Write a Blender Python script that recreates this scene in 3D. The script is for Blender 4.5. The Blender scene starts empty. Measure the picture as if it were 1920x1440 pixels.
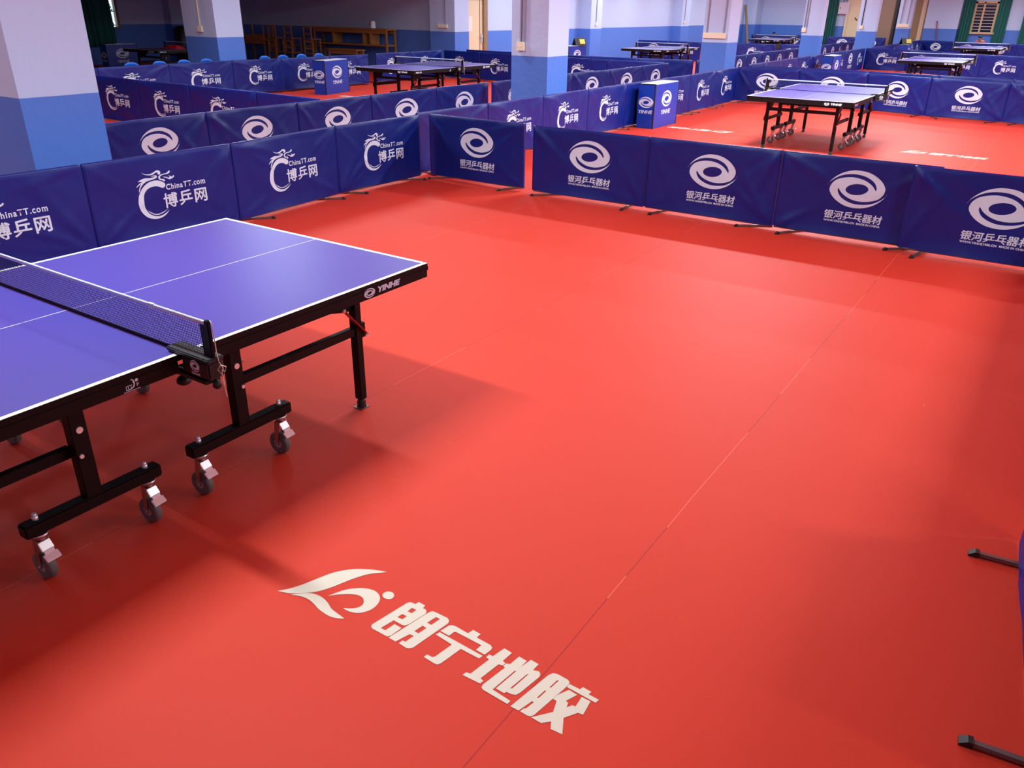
import bpy, bmesh, math, random
from mathutils import Vector, Matrix, noise

SC = bpy.context.scene
COL = SC.collection
PI = math.pi

# ------------------------------------------------------------------ camera, world, lights, exposure
cam_d = bpy.data.cameras.new('camera'); cam_d.lens = 27.869; cam_d.sensor_width = 36.0
cam_d.sensor_fit = 'HORIZONTAL'; cam_d.clip_end = 300; cam_d.clip_start = 0.05
cam = bpy.data.objects.new('camera', cam_d); COL.objects.link(cam)
cam.matrix_world = Matrix([[0.558515, 0.349903, -0.752083, -1.538603],
                           [-0.829389, 0.249996, -0.499615, -2.441349],
                           [0.013201, 0.902812, 0.429832, 1.904331],
                           [0, 0, 0, 1]])
SC.camera = cam

world = bpy.data.worlds.new('daylight'); SC.world = world; world.use_nodes = True
wb = world.node_tree.nodes['Background']; wb.inputs['Color'].default_value = (0.80, 0.92, 1.0, 1); wb.inputs['Strength'].default_value = 3.0

SC.view_settings.view_transform = 'Standard'; SC.view_settings.look = 'None'
SC.view_settings.gamma = 1.0; SC.view_settings.exposure = 0.0; SC.view_settings.use_curve_mapping = False
SC.cycles.max_bounces = 6; SC.cycles.diffuse_bounces = 4; SC.cycles.glossy_bounces = 3
SC.cycles.transparent_max_bounces = 8
SC.cycles.caustics_reflective = False; SC.cycles.caustics_refractive = False
SC.cycles.sample_clamp_indirect = 4.0
SC.cycles.use_denoising = True

CEIL = 3.3
def tube_light(x, y, power, sx=0.16, sy=1.25, col=(0.76, 0.93, 1.0)):
    l = bpy.data.lights.new('ceiling_light', 'AREA'); l.shape = 'RECTANGLE'; l.size = sx; l.size_y = sy
    l.energy = power; l.color = col
    o = bpy.data.objects.new('ceiling_light', l); COL.objects.link(o); o.location = (x, y, CEIL - 0.06)
    return o
POWER = 119
for k in range(-2, 15):                      # lamp columns every 3.05 m, above the near courts, the aisle and the right-hand courts
    x = 0.2 + 3.05 * k
    if x < 45:
        for y, pw in ((1.0, {-2: 0.18, -1: 0, 0: 1.2, 1: 0.75, 2: 0.1, 3: 2.5, 4: 1.6}.get(k, 1.15)),  # rearmost lamp is added fill for faces turned towards the camera end
                      (7.0, {-2: 0.5, -1: 0.3, 0: 0.55}.get(k, 0.95)),
                      (-5.4, {-2: 0.1, -1: 0.1, 0: 0.3}.get(k, 1.35)),
                      (11.5, 0.8 if x > 20 else 0.35 if k > 0 else 0)):  # weaker nearer columns are added to brighten the back courts and dark room
            if pw: tube_light(x, y, POWER * pw * (0.75 if k >= 11 else 1.0))

# ------------------------------------------------------------------ helpers
def lin(c):
    return tuple(((v / 255.0) / 12.92 if v <= 10 else ((v / 255.0 + 0.055) / 1.055) ** 2.4) for v in c) + (1.0,)

MATS = {}
def mat(name, rgb, rough=0.5, metal=0.0, spec=0.5, bump=0.0, bscale=40.0, coat=0.0, vary=0.0):
    if name in MATS: return MATS[name]
    m = bpy.data.materials.new(name); m.use_nodes = True; MATS[name] = m
    nt = m.node_tree; b = nt.nodes['Principled BSDF']
    b.inputs['Base Color'].default_value = lin(rgb); b.inputs['Roughness'].default_value = rough
    b.inputs['Metallic'].default_value = metal; b.inputs['Specular IOR Level'].default_value = spec
    b.inputs['Coat Weight'].default_value = coat
    if bump or vary:
        tc = nt.nodes.new('ShaderNodeTexCoord'); nz = nt.nodes.new('ShaderNodeTexNoise')
        nz.inputs['Scale'].default_value = bscale; nz.inputs['Detail'].default_value = 4
        nt.links.new(tc.outputs['Object'], nz.inputs['Vector'])
        if bump:
            bp = nt.nodes.new('ShaderNodeBump'); bp.inputs['Strength'].default_value = bump; bp.inputs['Distance'].default_value = 0.01
            nt.links.new(nz.outputs['Fac'], bp.inputs['Height']); nt.links.new(bp.outputs['Normal'], b.inputs['Normal'])
        if vary:
            mx = nt.nodes.new('ShaderNodeMix'); mx.data_type = 'RGBA'
            c = lin(rgb); mx.inputs[6].default_value = tuple(v * (1 - vary) for v in c[:3]) + (1,)
            mx.inputs[7].default_value = tuple(min(1, v * (1 + vary)) for v in c[:3]) + (1,)
            nt.links.new(nz.outputs['Fac'], mx.inputs[0]); nt.links.new(mx.outputs[2], b.inputs['Base Color'])
    return m

def math_node(nt, op, a, b=None, c=None):
    n = nt.nodes.new('ShaderNodeMath'); n.operation = op
    for i, v in enumerate((a, b, c)):
        if v is None: continue
        if isinstance(v, (int, float)): n.inputs[i].default_value = v
        else: nt.links.new(v, n.inputs[i])
    return n.outputs[0]

def paint_mat():
    """two-tone wall paint: lavender white above, blue below the 1.2 m line, on uneven plaster"""
    m = bpy.data.materials.new('two_tone_wall_paint'); m.use_nodes = True; nt = m.node_tree; b = nt.nodes['Principled BSDF']
    g = nt.nodes.new('ShaderNodeNewGeometry'); sp = nt.nodes.new('ShaderNodeSeparateXYZ'); nt.links.new(g.outputs['Position'], sp.inputs[0])
    nz = nt.nodes.new('ShaderNodeTexNoise'); nz.inputs['Scale'].default_value = 3.0; nz.inputs['Detail'].default_value = 6; nt.links.new(g.outputs['Position'], nz.inputs['Vector'])
    edge = math_node(nt, 'ADD', sp.outputs['Z'], math_node(nt, 'MULTIPLY', math_node(nt, 'SUBTRACT', nz.outputs['Fac'], 0.5), 0.008))
    up = math_node(nt, 'GREATER_THAN', edge, 1.2)
    mx = nt.nodes.new('ShaderNodeMix'); mx.data_type = 'RGBA'
    mx.inputs[6].default_value = lin((82, 126, 210)); mx.inputs[7].default_value = lin((184, 204, 236))
    nt.links.new(up, mx.inputs[0]); nt.links.new(mx.outputs[2], b.inputs['Base Color'])
    b.inputs['Roughness'].default_value = 0.62; b.inputs['Specular IOR Level'].default_value = 0.3
    vn = nt.nodes.new('ShaderNodeTexNoise'); vn.inputs['Scale'].default_value = 7.0; vn.inputs['Detail'].default_value = 8; vn.inputs['Roughness'].default_value = 0.65; vn.inputs['Distortion'].default_value = 0.2
    nt.links.new(g.outputs['Position'], vn.inputs['Vector'])
    bp = nt.nodes.new('ShaderNodeBump'); bp.inputs['Strength'].default_value = 0.4; bp.inputs['Distance'].default_value = 0.02
    nt.links.new(vn.outputs['Fac'], bp.inputs['Height']); nt.links.new(bp.outputs['Normal'], b.inputs['Normal'])
    return m

def floor_mat():
    """red sports vinyl in 1.8 m rolls with thin welded seams, fine grain and a few scuffs"""
    m = bpy.data.materials.new('red_vinyl_floor'); m.use_nodes = True; nt = m.node_tree; b = nt.nodes['Principled BSDF']
    g = nt.nodes.new('ShaderNodeNewGeometry'); sp = nt.nodes.new('ShaderNodeSeparateXYZ'); nt.links.new(g.outputs['Position'], sp.inputs[0])
    wn = nt.nodes.new('ShaderNodeTexNoise'); wn.inputs['Scale'].default_value = 0.6; wn.inputs['Detail'].default_value = 2; nt.links.new(g.outputs['Position'], wn.inputs['Vector'])
    yy = math_node(nt, 'ADD', math_node(nt, 'SUBTRACT', sp.outputs['Y'], 0.30), math_node(nt, 'MULTIPLY', math_node(nt, 'SUBTRACT', wn.outputs['Fac'], 0.5), 0.03))
    fr = math_node(nt, 'FRACT', math_node(nt, 'DIVIDE', yy, 1.8))
    d = math_node(nt, 'MULTIPLY', math_node(nt, 'MINIMUM', fr, math_node(nt, 'SUBTRACT', 1.0, fr)), 1.8)
    seam = math_node(nt, 'LESS_THAN', d, 0.0022)
    n2 = nt.nodes.new('ShaderNodeTexNoise'); n2.inputs['Scale'].default_value = 0.9; n2.inputs['Detail'].default_value = 3; nt.links.new(g.outputs['Position'], n2.inputs['Vector'])
    pale = math_node(nt, 'GREATER_THAN', n2.outputs['Fac'], 0.5)
    base = nt.nodes.new('ShaderNodeMix'); base.data_type = 'RGBA'
    base.inputs[6].default_value = (0.60, 0.041, 0.0185, 1); base.inputs[7].default_value = (0.65, 0.047, 0.0215, 1)
    nt.links.new(n2.outputs['Fac'], base.inputs[0])
    sc = nt.nodes.new('ShaderNodeMix'); sc.data_type = 'RGBA'
    sc.inputs[6].default_value = (0.30, 0.02, 0.015, 1); sc.inputs[7].default_value = (0.75, 0.16, 0.11, 1); nt.links.new(pale, sc.inputs[0])
    # sparse pale scuffs: thin stretched noise islands
    mp = nt.nodes.new('ShaderNodeMapping'); mp.inputs['Scale'].default_value = (2.2, 9.0, 1.0); mp.inputs['Rotation'].default_value = (0, 0, 0.35)
    nt.links.new(g.outputs['Position'], mp.inputs['Vector'])
    n3 = nt.nodes.new('ShaderNodeTexNoise'); n3.inputs['Scale'].default_value = 1.7; n3.inputs['Detail'].default_value = 5; n3.inputs['Roughness'].default_value = 0.55; nt.links.new(mp.outputs[0], n3.inputs['Vector'])
    scuff = math_node(nt, 'MULTIPLY', math_node(nt, 'GREATER_THAN', n3.outputs['Fac'], 0.725), 0.35)
    m1 = nt.nodes.new('ShaderNodeMix'); m1.data_type = 'RGBA'; nt.links.new(scuff, m1.inputs[0]); nt.links.new(base.outputs[2], m1.inputs[6]); m1.inputs[7].default_value = (0.72, 0.20, 0.13, 1)
    m2 = nt.nodes.new('ShaderNodeMix'); m2.data_type = 'RGBA'; nt.links.new(math_node(nt, 'MULTIPLY', seam, 0.7), m2.inputs[0]); nt.links.new(m1.outputs[2], m2.inputs[6]); nt.links.new(sc.outputs[2], m2.inputs[7])
    nt.links.new(m2.outputs[2], b.inputs['Base Color'])
    b.inputs['Roughness'].default_value = 0.6; b.inputs['Specular IOR Level'].default_value = 0.2
    gn = nt.nodes.new('ShaderNodeTexNoise'); gn.inputs['Scale'].default_value = 260; gn.inputs['Detail'].default_value = 2; nt.links.new(g.outputs['Position'], gn.inputs['Vector'])
    bp = nt.nodes.new('ShaderNodeBump'); bp.inputs['Strength'].default_value = 0.10; bp.inputs['Distance'].default_value = 0.003
    nt.links.new(gn.outputs['Fac'], bp.inputs['Height']); nt.links.new(bp.outputs['Normal'], b.inputs['Normal'])
    return m

def fabric_mat():
    """blue polyester cover: creased, slightly shiny"""
    m = bpy.data.materials.new('blue_barrier_fabric'); m.use_nodes = True; nt = m.node_tree; b = nt.nodes['Principled BSDF']
    b.inputs['Base Color'].default_value = lin((5, 30, 117)); b.inputs['Roughness'].default_value = 0.40; b.inputs['Specular IOR Level'].default_value = 0.38
    tc = nt.nodes.new('ShaderNodeTexCoord')
    last = None
    for scale, dist, strength, depth in ((2.2, 0.5, 0.55, 0.022), (7.0, 0.4, 0.2, 0.006)):
        nz = nt.nodes.new('ShaderNodeTexNoise'); nz.inputs['Scale'].default_value = scale; nz.inputs['Detail'].default_value = 3; nz.inputs['Distortion'].default_value = dist
        nt.links.new(tc.outputs['Object'], nz.inputs['Vector'])
        bp = nt.nodes.new('ShaderNodeBump'); bp.inputs['Strength'].default_value = strength; bp.inputs['Distance'].default_value = depth
        nt.links.new(nz.outputs['Fac'], bp.inputs['Height'])
        if last: nt.links.new(last, bp.inputs['Normal'])
        last = bp.outputs['Normal']
    nt.links.new(last, b.inputs['Normal'])
    return m

class MB:
    """collects shapes into one mesh"""
    def __init__(self): self.bm = bmesh.new()
    def _mi(self, faces, mi):
        for f in faces: f.material_index = mi
    def box(self, c, s, rz=0.0, rot=None, mi=0, taper=None, bevel=0.0):
        M = Matrix.Translation(c) @ (rot if rot is not None else Matrix.Rotation(rz, 4, 'Z')) @ Matrix.Diagonal((s[0], s[1], s[2], 1))
        r = bmesh.ops.create_cube(self.bm, size=1.0)
        vs = r['verts']
        if taper:
            for v in vs:
                if v.co.z > 0: v.co.x *= taper; v.co.y *= taper
        bmesh.ops.transform(self.bm, matrix=M, verts=vs)
        fs = {f for v in vs for f in v.link_faces}; self._mi(fs, mi)
        if bevel:
            es = list({e for v in vs for e in v.link_edges})
            rr = bmesh.ops.bevel(self.bm, geom=es, offset=bevel, segments=2, affect='EDGES', clamp_overlap=True)
            self._mi(rr['faces'], mi)
        return self
    def bb(self, x0, x1, y0, y1, z0, z1, mi=0, bevel=0.0):
        return self.box(((x0 + x1) / 2, (y0 + y1) / 2, (z0 + z1) / 2), (abs(x1 - x0), abs(y1 - y0), abs(z1 - z0)), mi=mi, bevel=bevel)
    def bar(self, p0, p1, w, h, mi=0, up=(0, 0, 1), bevel=0.0):
        p0 = Vector(p0); p1 = Vector(p1); d = p1 - p0; L = d.length; x = d / L; u = Vector(up)
        if abs(x.dot(u)) > 0.98: u = Vector((1, 0, 0))
        y = u.cross(x).normalized(); z = x.cross(y)
        rot = Matrix((x, y, z)).transposed().to_4x4()
        return self.box((p0 + p1) / 2, (L, w, h), rot=rot, mi=mi, bevel=bevel)
    def tube(self, p0, p1, r, n=12, r2=None, mi=0, smooth=True):
        p0 = Vector(p0); p1 = Vector(p1); d = p1 - p0
        rot = d.to_track_quat('Z', 'Y').to_matrix().to_4x4()
        rr = bmesh.ops.create_cone(self.bm, cap_ends=True, segments=n, radius1=r, radius2=r if r2 is None else r2, depth=d.length, matrix=Matrix.Translation((p0 + p1) / 2) @ rot)
        fs = {f for v in rr['verts'] for f in v.link_faces}; self._mi(fs, mi)
        if smooth:
            for f in fs:
                if len(f.verts) == 4: f.smooth = True
        return self
    def path(self, pts, r, n=8, mi=0):
        pts = [Vector(p) for p in pts]; rings = []
        for i, p in enumerate(pts):
            t = (pts[min(i + 1, len(pts) - 1)] - pts[max(i - 1, 0)]).normalized()
            q = t.to_track_quat('Z', 'Y')
            rad = r[i] if isinstance(r, (list, tuple)) else r
            rings.append([self.bm.verts.new(p + q @ Vector((rad * math.cos(2 * PI * k / n), rad * math.sin(2 * PI * k / n), 0))) for k in range(n)])
        for a, b in zip(rings, rings[1:]):
            for k in range(n):
                f = self.bm.faces.new((a[k], a[(k + 1) % n], b[(k + 1) % n], b[k])); f.smooth = True; f.material_index = mi
        for rg in (rings[0][::-1], rings[-1]):
            f = self.bm.faces.new(rg); f.material_index = mi
        return self
    def lathe(self, prof, n=20, M=Matrix(), mi=0):
        rings = []
        for r, z in prof:
            rings.append([self.bm.verts.new(M @ Vector((r * math.cos(2 * PI * k / n), r * math.sin(2 * PI * k / n), z))) for k in range(n)])
        for a, b in zip(rings, rings[1:]):
            for k in range(n):
                f = self.bm.faces.new((a[k], a[(k + 1) % n], b[(k + 1) % n], b[k])); f.smooth = True; f.material_index = mi
        for rg in (rings[0][::-1], rings[-1]):
            f = self.bm.faces.new(rg); f.material_index = mi
        return self
    def prism(self, pts, thick, M=Matrix(), mi=0):
        """polygon in local xy extruded along z by thick (centred)"""
        lo = [self.bm.verts.new(M @ Vector((x, y, -thick / 2))) for x, y in pts]
        hi = [self.bm.verts.new(M @ Vector((x, y, thick / 2))) for x, y in pts]
        fs = [self.bm.faces.new(lo[::-1]), self.bm.faces.new(hi)]
        n = len(pts)
        for k in range(n): fs.append(self.bm.faces.new((lo[k], lo[(k + 1) % n], hi[(k + 1) % n], hi[k])))
        self._mi(fs, mi); return self
    def sheet(self, fn, nu, nv, mi=0, smooth=True):
        g = [[self.bm.verts.new(fn(i / nu, j / nv)) for i in range(nu + 1)] for j in range(nv + 1)]
        for j in range(nv):
            for i in range(nu):
                f = self.bm.faces.new((g[j][i], g[j][i + 1], g[j + 1][i + 1], g[j + 1][i])); f.smooth = smooth; f.material_index = mi
        return g
    def mesh(self, name):
        bmesh.ops.recalc_face_normals(self.bm, faces=self.bm.faces)
        me = bpy.data.meshes.new(name); self.bm.to_mesh(me); self.bm.free(); return me
    def build(self, name, mats, parent=None, loc=None, rz=None):
        return put(name, self.mesh(name), mats, parent, loc, rz)

def put(name, me, mats, parent=None, loc=None, rz=None):
    o = bpy.data.objects.new(name, me); COL.objects.link(o)
    if mats is not None and len(me.materials) == 0:
        for m in (mats if isinstance(mats, (list, tuple)) else [mats]): me.materials.append(m)
    if parent: o.parent = parent
    if loc is not None: o.location = loc
    if rz is not None: o.rotation_euler = (0, 0, rz)
    return o

def tag(o, label=None, cat=None, group=None, kind=None):
    if label: o['label'] = label
    if cat: o['category'] = cat
    if group: o['group'] = group
    if kind: o['kind'] = kind
    return o
def thing(name, label, cat, loc=(0, 0, 0), rz=0.0, group=None):
    o = bpy.data.objects.new(name, None); COL.objects.link(o); o.empty_display_size = 0.1
    o.location = loc; o.rotation_euler = (0, 0, rz)
    return tag(o, label, cat, group)
def struct(o, label=None):
    o['kind'] = 'structure'
    if label: o['label'] = label
    return o
KIDS = {}
def dup(root, loc, rz, label=None, group=None, skip=()):
    r = root.copy(); COL.objects.link(r); r.location = loc; r.rotation_euler = (0, 0, rz)
    if label: r['label'] = label
    if group: r['group'] = group
    for ch in root.children:
        if ch.name.split('.')[0] in skip: continue
        c = ch.copy(); COL.objects.link(c); c.parent = r
        for g in ch.children:
            if g.name.split('.')[0] in skip: continue
            d = g.copy(); COL.objects.link(d); d.parent = c
    return r

def fill2d(loops):
    """flat mesh of filled 2D outlines (inner outlines cut holes)"""
    cu = bpy.data.curves.new('outline', 'CURVE'); cu.dimensions = '2D'; cu.fill_mode = 'BOTH'
    for lp in loops:
        s = cu.splines.new('POLY'); s.points.add(len(lp) - 1); s.use_cyclic_u = True
        for p, (x, y) in zip(s.points, lp): p.co = (x, y, 0, 1)
    o = bpy.data.objects.new('outline', cu); COL.objects.link(o)
    dg = bpy.context.evaluated_depsgraph_get(); dg.update()
    me = bpy.data.meshes.new_from_object(o.evaluated_get(dg)); bpy.data.objects.remove(o); bpy.data.curves.remove(cu)
    return me
def smooth(lp, n=4, corner=50):
    """closed outline through the given points with rounded runs between its sharp corners"""
    P = [Vector((x, y)) for x, y in lp]; N = len(P); out = []
    def is_corner(i):
        a = P[i] - P[i - 1]; b = P[(i + 1) % N] - P[i]
        return a.length < 1e-6 or b.length < 1e-6 or math.degrees(a.angle(b)) > corner
    T = []
    for i in range(N):
        T.append(None if is_corner(i) else (P[(i + 1) % N] - P[i - 1]) / 2)
    for i in range(N):
        j = (i + 1) % N; p, q = P[i], P[j]; d = (q - p).length
        t0 = T[i].normalized() * d if T[i] else q - p
        t1 = T[j].normalized() * d if T[j] else q - p
        for k in range(n):
            t = k / n; h1 = 2 * t**3 - 3 * t**2 + 1; h2 = t**3 - 2 * t**2 + t; h3 = -2 * t**3 + 3 * t**2; h4 = t**3 - t**2
            v = p * h1 + t0 * h2 + q * h3 + t1 * h4; out.append((v.x, v.y))
    return out
TXT = {}
def text2d(s, w, h, bold=0.0, shear=0.0, spacing=1.0, thick=0.0):
    key = (s, w, h, bold, shear, spacing)
    if key in TXT: return TXT[key]
    cu = bpy.data.curves.new('writing', 'FONT'); cu.body = s; cu.size = 1.0; cu.offset = bold; cu.shear = shear; cu.space_character = spacing
    cu.resolution_u = 3
    o = bpy.data.objects.new('writing', cu); COL.objects.link(o)
    dg = bpy.context.evaluated_depsgraph_get(); dg.update()
    me = bpy.data.meshes.new_from_object(o.evaluated_get(dg)); bpy.data.objects.remove(o); bpy.data.curves.remove(cu)
    xs = [v.co.x for v in me.vertices]; ys = [v.co.y for v in me.vertices]
    x0, x1, y0, y1 = min(xs), max(xs), min(ys), max(ys)
    for v in me.vertices: v.co = ((v.co.x - x0) / (x1 - x0) * w, (v.co.y - y0) / (y1 - y0) * h, 0)
    TXT[key] = me; return me
def merge2d(items):
    """items: (mesh, dx, dy, sx, sy) -> bmesh of all of them in the xy plane"""
    bm = bmesh.new()
    for me, dx, dy, sx, sy in items:
        t = bmesh.new(); t.from_mesh(me)
        for v in t.verts: v.co = (v.co.x * sx + dx, v.co.y * sy + dy, 0)
        tm = bpy.data.meshes.new('t'); t.to_mesh(tm); t.free(); bm.from_mesh(tm); bpy.data.meshes.remove(tm)
    return bm
def mark(name, items, fn, mats, parent=None, cut=None):
    """lay flat lettering onto a surface: fn maps (x, y) to a 3D point; cut = grid step for curved surfaces"""
    bm = merge2d(items)
    if cut:
        xs = [v.co.x for v in bm.verts]; ys = [v.co.y for v in bm.verts]
        for ax, lo, hi in ((0, min(xs), max(xs)), (1, min(ys), max(ys))):
            k = math.ceil(lo / cut)
            while k * cut < hi:
                co = [0, 0, 0]; no = [0, 0, 0]; co[ax] = k * cut; no[ax] = 1
                bmesh.ops.bisect_plane(bm, geom=bm.verts[:] + bm.edges[:] + bm.faces[:], plane_co=co, plane_no=no)
                k += 1
    for v in bm.verts: v.co = fn(v.co.x, v.co.y)
    me = bpy.data.meshes.new(name); bm.to_mesh(me); bm.free()
    return put(name, me, mats, parent)

# ------------------------------------------------------------------ printed outlines in metres
SPIRAL=[(-0.263,0.005),(-0.233,0.06),(-0.183,0.108),(-0.127,0.14),(-0.057,0.161),(0.015,0.164),(0.089,0.151),(0.155,0.12),(0.204,0.082),(0.232,0.043),(0.238,0.019),(0.233,-0.011),(0.217,-0.04),(0.189,-0.067),(0.138,-0.088),(0.068,-0.101),(-0.006,-0.097),(-0.073,-0.077),(-0.128,-0.042),(-0.161,-0.003),(-0.164,-0.027),(-0.138,-0.072),(-0.088,-0.105),(-0.021,-0.126),(0.062,-0.128),(0.142,-0.112),(0.208,-0.075),(0.247,-0.037),(0.263,-0.005),(0.233,-0.06),(0.183,-0.108),(0.127,-0.14),(0.057,-0.161),(-0.015,-0.164),(-0.089,-0.151),(-0.155,-0.12),(-0.204,-0.082),(-0.232,-0.043),(-0.238,-0.019),(-0.233,0.011),(-0.217,0.04),(-0.189,0.067),(-0.138,0.088),(-0.068,0.101),(0.006,0.097),(0.073,0.077),(0.128,0.042),(0.161,0.003),(0.164,0.027),(0.138,0.072),(0.088,0.105),(0.021,0.126),(-0.062,0.128),(-0.142,0.112),(-0.208,0.075),(-0.247,0.037)]
SPIRAL_HOLE=[(0.0969,0.0113),(0.0959,0.0003),(0.0899,-0.0107),(0.0799,-0.0207),(0.0649,-0.0307),(0.0479,-0.0387),(0.0279,-0.0447),(0.0069,-0.0477),(-0.0151,-0.0497),(-0.0361,-0.0487),(-0.0561,-0.0447),(-0.0721,-0.0387),(-0.0851,-0.0307),(-0.0931,-0.0217),(-0.0971,-0.0107),(-0.0961,0.0003),(-0.0901,0.0113),(-0.0801,0.0213),(-0.0651,0.0313),(-0.0471,0.0383),(-0.0271,0.0443),(-0.0061,0.0483),(0.0159,0.0493),(0.0369,0.0483),(0.0559,0.0443),(0.0719,0.0383),(0.0839,0.0303),(0.0929,0.0213)]
DRAGON={'body':[(-0.017,0.473),(-0.018,0.49),(-0.04,0.508),(-0.081,0.524),(-0.132,0.525),(-0.179,0.51),(-0.223,0.478),(-0.254,0.436),(-0.272,0.394),(-0.278,0.345),(-0.271,0.304),(-0.248,0.262),(-0.217,0.23),(-0.176,0.211),(-0.133,0.204),(-0.086,0.209),(-0.043,0.229),(-0.007,0.261),(-0.048,0.239),(-0.089,0.226),(-0.129,0.225),(-0.165,0.237),(-0.198,0.26),(-0.217,0.291),(-0.228,0.324),(-0.23,0.359),(-0.225,0.394),(-0.215,0.426),(-0.189,0.458),(-0.155,0.475),(-0.116,0.48),(-0.079,0.473),(-0.047,0.456),(-0.027,0.46)],
'tail':[(-0.211,0.29),(-0.185,0.262),(-0.151,0.242),(-0.113,0.237),(-0.066,0.248),(-0.016,0.273),(-0.064,0.256),(-0.112,0.245),(-0.149,0.249),(-0.181,0.268)],
'mane':[(-0.278,0.49),(-0.245,0.518),(-0.212,0.529),(-0.253,0.537),(-0.22,0.55),(-0.188,0.556),(-0.145,0.552),(-0.107,0.555),(-0.093,0.561),(-0.134,0.563),(-0.11,0.569),(-0.082,0.568),(-0.079,0.553),(-0.09,0.544),(-0.13,0.536),(-0.175,0.529),(-0.209,0.512),(-0.233,0.488),(-0.254,0.447),(-0.255,0.464),(-0.241,0.495),(-0.226,0.52),(-0.255,0.5)],
'horn':[(-0.209,0.605),(-0.175,0.589),(-0.139,0.585),(-0.105,0.594),(-0.078,0.606),(-0.053,0.604),(-0.04,0.587),(-0.05,0.571),(-0.066,0.571),(-0.066,0.588),(-0.084,0.59),(-0.109,0.577),(-0.147,0.576),(-0.182,0.586)],
'head':[(-0.068,0.546),(-0.058,0.561),(-0.034,0.57),(0.005,0.573),(0.03,0.585),(0.038,0.592),(0.048,0.585),(0.041,0.572),(0.01,0.565),(-0.023,0.563),(-0.047,0.554),(-0.054,0.541),(-0.042,0.531),(-0.02,0.528),(-0.01,0.515),(-0.021,0.506),(-0.032,0.517),(-0.056,0.525)],
'mouth':[(-0.022,0.548),(0.012,0.54),(0.026,0.532),(0.038,0.541),(0.024,0.554),(0.045,0.543),(0.063,0.535),(0.072,0.548),(0.083,0.538),(0.071,0.528),(0.05,0.52),(0.027,0.52),(0.007,0.532),(-0.02,0.543)]}
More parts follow.
